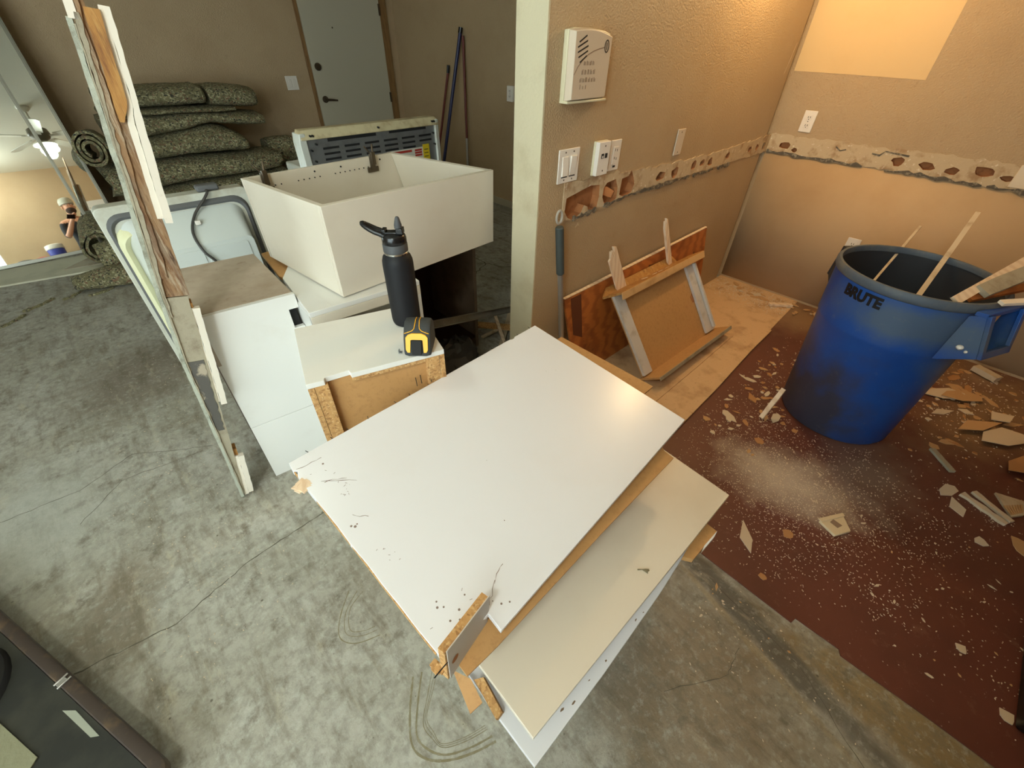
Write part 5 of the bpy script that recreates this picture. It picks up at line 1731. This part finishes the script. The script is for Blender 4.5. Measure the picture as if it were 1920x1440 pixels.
lt.tube([Fo(.283, .0, .004), Fo(.283, .024, .004)], .003, 8)
build('latch', lt, 'pipe', tt, bevel=.001)
build('sticker', MB().prism([(-.471 * KT, .741 * KT, .0735), (-.452 * KT, .724 * KT, .0735), (-.424 * KT, .646 * KT, .0735), (-.436 * KT, .654 * KT, .0735)], (0, 0, .0006)), 'sticker', tt)
o = build('paper_sheet', MB().prism([(x * KT, y * KT, .0745) for x, y in ((-.56, .80), (-.508, .682), (-.523, .664), (-.60, .62), (-.66, .72))], (0, 0, .003)), mat('crumpled_pale_paper', S(126, 123, 96), .8, bump=('noise', 30, .8, .004)), loc=(-.8, 1.0, .0745))
tag(o, 'pale crumpled paper lying on the black tool case', 'paper')

# ------------------------------------------------------------------ things behind the photographer that the mirror shows
ctn = thing('bar_counter', 'tan bar counter behind the photographer, seen in the mirror', 'counter', (-.85, -.75, 0))
build('cabinet', MB().box((-1.5, -.995, 0), (-.34, -.62, 1.02)), 'wall', ctn)
build('countertop', MB().box((-1.52, -.998, 1.0205), (-.31, -.58, 1.055)), 'greyboard', ctn, bevel=.004)
bk_ = thing('bucket', 'blue bucket with a white lid on the bar counter, seen in the mirror', 'bucket', (-.46, -.75, 1.056))
Gk = lambda x, y, z: V((-.46 + x, -.75 + y, 1.056 + z))
build('body', MB().lathe([(.10, 0), (.115, .05), (.12, .13)], 28, Gk), 'bluepl', bk_)
build('lid', MB().lathe([(.125, .131), (.13, .14), (.125, .20), (.09, .215)], 28, Gk), 'plate', bk_)
o = build('rag', MB().ball((-.68, -.74, 1.082), .07, 8, sc=(1.4, .8, .38)), 'pinkpl', loc=(-.68, -.74, 1.056))
tag(o, 'pinkish rag on the bar counter beside the bucket, seen in the mirror', 'rag')
o = build('tool_bag', MB().ball((-.90, -.76, 1.085), .08, 8, sc=(1.5, .8, .38)), 'greybag', loc=(-.9, -.76, 1.056))
tag(o, 'dark tool pouch on the bar counter left of the rag, seen in the mirror', 'tool bag')
wc = thing('wall_cabinet', 'pale hanging cabinet behind the photographer, seen in the mirror', 'cabinet', (.55, -.85, 1.42))
build('carcass', MB().box((.25, -.999, 1.42), (.95, -.72, 1.87)), 'white', wc, bevel=.004)
build('door', MB().box((.252, -.7195, 1.425), (.598, -.70, 1.865)), 'white', wc, bevel=.003)
build('door', MB().box((.602, -.7195, 1.425), (.948, -.70, 1.865)), 'white', wc, bevel=.003)
build('handle', MB().tube([(.30, -.70, 1.66), (.30, -.675, 1.66), (.30, -.675, 1.76), (.30, -.70, 1.76)], .006, 8), 'chrome', wc)
o = build('black_appliance', MB().box((1.28, -.998, .0045), (1.90, -.775, .86)), 'blackbox', loc=(1.6, -.88, .0045), bevel=.012)
tag(o, 'black appliance at the right photo edge on the red floor', 'appliance')

# ------------------------------------------------------------------ the photographer
FD = V((.22, .975, 0)).normalized()
RD = V((FD.y, -FD.x, 0))
PB = V((-.0, -.46, 0))
Fx = frame(PB, RD * 1.03, FD * 1.03, (0, 0, 1.04))
per = thing('person', 'person in grey cap and black shirt taking the picture, seen in the mirror', 'person', PB)


def skin_body():
    vs, es, rs = [], [], []

    def nv(p, r, par=None):
        vs.append(p)
        rs.append(r if isinstance(r, tuple) else (r, r))
        if par is not None:
            es.append((par, len(vs) - 1))
        return len(vs) - 1
    pel = nv(Fx(0, -.02, .97), (.155, .115))
    wst = nv(Fx(0, -.02, 1.12), (.150, .115), pel)
    che = nv(Fx(0, -.01, 1.32), (.165, .120), wst)
    upp = nv(Fx(0, .0, 1.45), (.110, .085), che)
    nck = nv(Fx(0, .015, 1.53), .058, upp)
    jaw = nv(Fx(0, .055, 1.595), (.066, .072), nck)
    hd = nv(Fx(0, .06, 1.68), (.078, .095), jaw)
    nv(Fx(0, .05, 1.765), (.062, .075), hd)
    for s in (-1, 1):
        hip = nv(Fx(.095 * s, -.02, .90), .098, pel)
        kn = nv(Fx(.115 * s, .02, .50), .062, hip)
        an = nv(Fx(.13 * s, -.02, .10), .045, kn)
        ft = nv(Fx(.14 * s, .06, .045), .042, an)
        nv(Fx(.15 * s, .16, .035), .035, ft)
        sh = nv(Fx(.185 * s, -.005, 1.43), .066, upp)
        elb = nv(Fx(.235 * s, .11, 1.20), .046, sh)
        wr_ = nv(Fx(.125 * s, .33, 1.40), .030, elb)
        pa_ = nv(Fx(.098 * s, .385, 1.445), (.034, .020), wr_)
        for k in range(4):      # four fingers curling behind the phone
            b0 = nv(Fx((.094 - .002 * k) * s, .405 - .012 * k, 1.478 - .021 * k), .0085, pa_)
            b1 = nv(Fx((.082 - .003 * k) * s, .428 - .012 * k, 1.482 - .021 * k), .0078, b0)
            nv(Fx((.062 + .003 * k) * s, .431 - .012 * k, 1.478 - .021 * k), .0068, b1)
        t0 = nv(Fx(.088 * s, .385, 1.47), .0105, pa_)
        t1 = nv(Fx(.070 * s, .392, 1.495), .0092, t0)
        nv(Fx(.052 * s, .398, 1.492), .0078, t1)
    me = bpy.data.meshes.new('body')
    me.from_pydata([tuple(p - PB) for p in vs], es, [])
    ob = bpy.data.objects.new('tmp_body', me)
    COL.objects.link(ob)
    md = ob.modifiers.new('skin', 'SKIN')
    md.use_smooth_shade = True
    for i, sv in enumerate(me.skin_vertices[0].data):
        sv.radius = rs[i]
        sv.use_root = (i == 0)
    sb_ = ob.modifiers.new('sub', 'SUBSURF')
    sb_.levels = sb_.render_levels = 2
    bpy.context.view_layer.update()
    out = bpy.data.meshes.new_from_object(ob.evaluated_get(bpy.context.evaluated_depsgraph_get()))
    bpy.data.objects.remove(ob)
    for m_ in ('skin', 'shirt', 'pants', 'shoe'):
        out.materials.append(M[m_])
    for pl in out.polygons:
        c = pl.center
        lx, ly, z = c.dot(RD), c.dot(FD), c.z
        arm = (abs(lx) > .17 and ly > .08) or ly > .17
        if z < .11:
            pl.material_index = 3
        elif z < 1.0 and not arm:
            pl.material_index = 2
        elif z < 1.49 and not (ly > .13):
            pl.material_index = 1
        else:
            pl.material_index = 0
    out.shade_smooth()
    return out


bd = link('body', skin_body(), per)
fcx = MB()
fcx.tube([Fx(0, .145, 1.70), Fx(0, .172, 1.665), Fx(0, .15, 1.655)], [.010, .014, .012], 8)
for s in (-1, 1):
    fcx.ball(Fx(.082 * s, .055, 1.665), .022, 6, sc=(.6, .8, 1.3))
build('nose_and_ears', fcx, 'skin', per, smooth=60)
ey_ = MB()
for s in (-1, 1):
    ey_.ball(Fx(.030 * s, .142, 1.69), .010, 6)
build('eye', ey_, 'plate', per, smooth=60)
bdv = MB()
bdv.ball(Fx(0, .085, 1.605), .078, 8, sc=(.92, .92, .72))
build('beard', bdv, 'hair', per, smooth=60)
cpm = MB()
cpm.lathe([(.100, 0), (.108, .02), (.104, .06), (.082, .095), (.04, .112), (.001, .116)], 28, lambda x, y, z: Fx(x * .90, .052 + y * 1.05, 1.705 + z))
cpm.prism([Fx(-.075, .13, 1.712), Fx(-.06, .20, 1.700), Fx(-.02, .228, 1.696), (Fx(.02, .228, 1.696)), Fx(.06, .20, 1.700), Fx(.075, .13, 1.712)], (0, 0, .006))
build('cap', cpm, 'cap', per, smooth=50)
ph = thing('phone', 'black phone held level by the person, seen in the mirror', 'phone', CAM)
Rm = ROT.to_3x3()
Fphn = lambda u, v, w: CAM + Rm @ V((u, v, w))
build('phone_body', MB().box((-.105, -.060, .010), (.045, .015, .018), F=Fphn), 'phone', ph, bevel=.004)
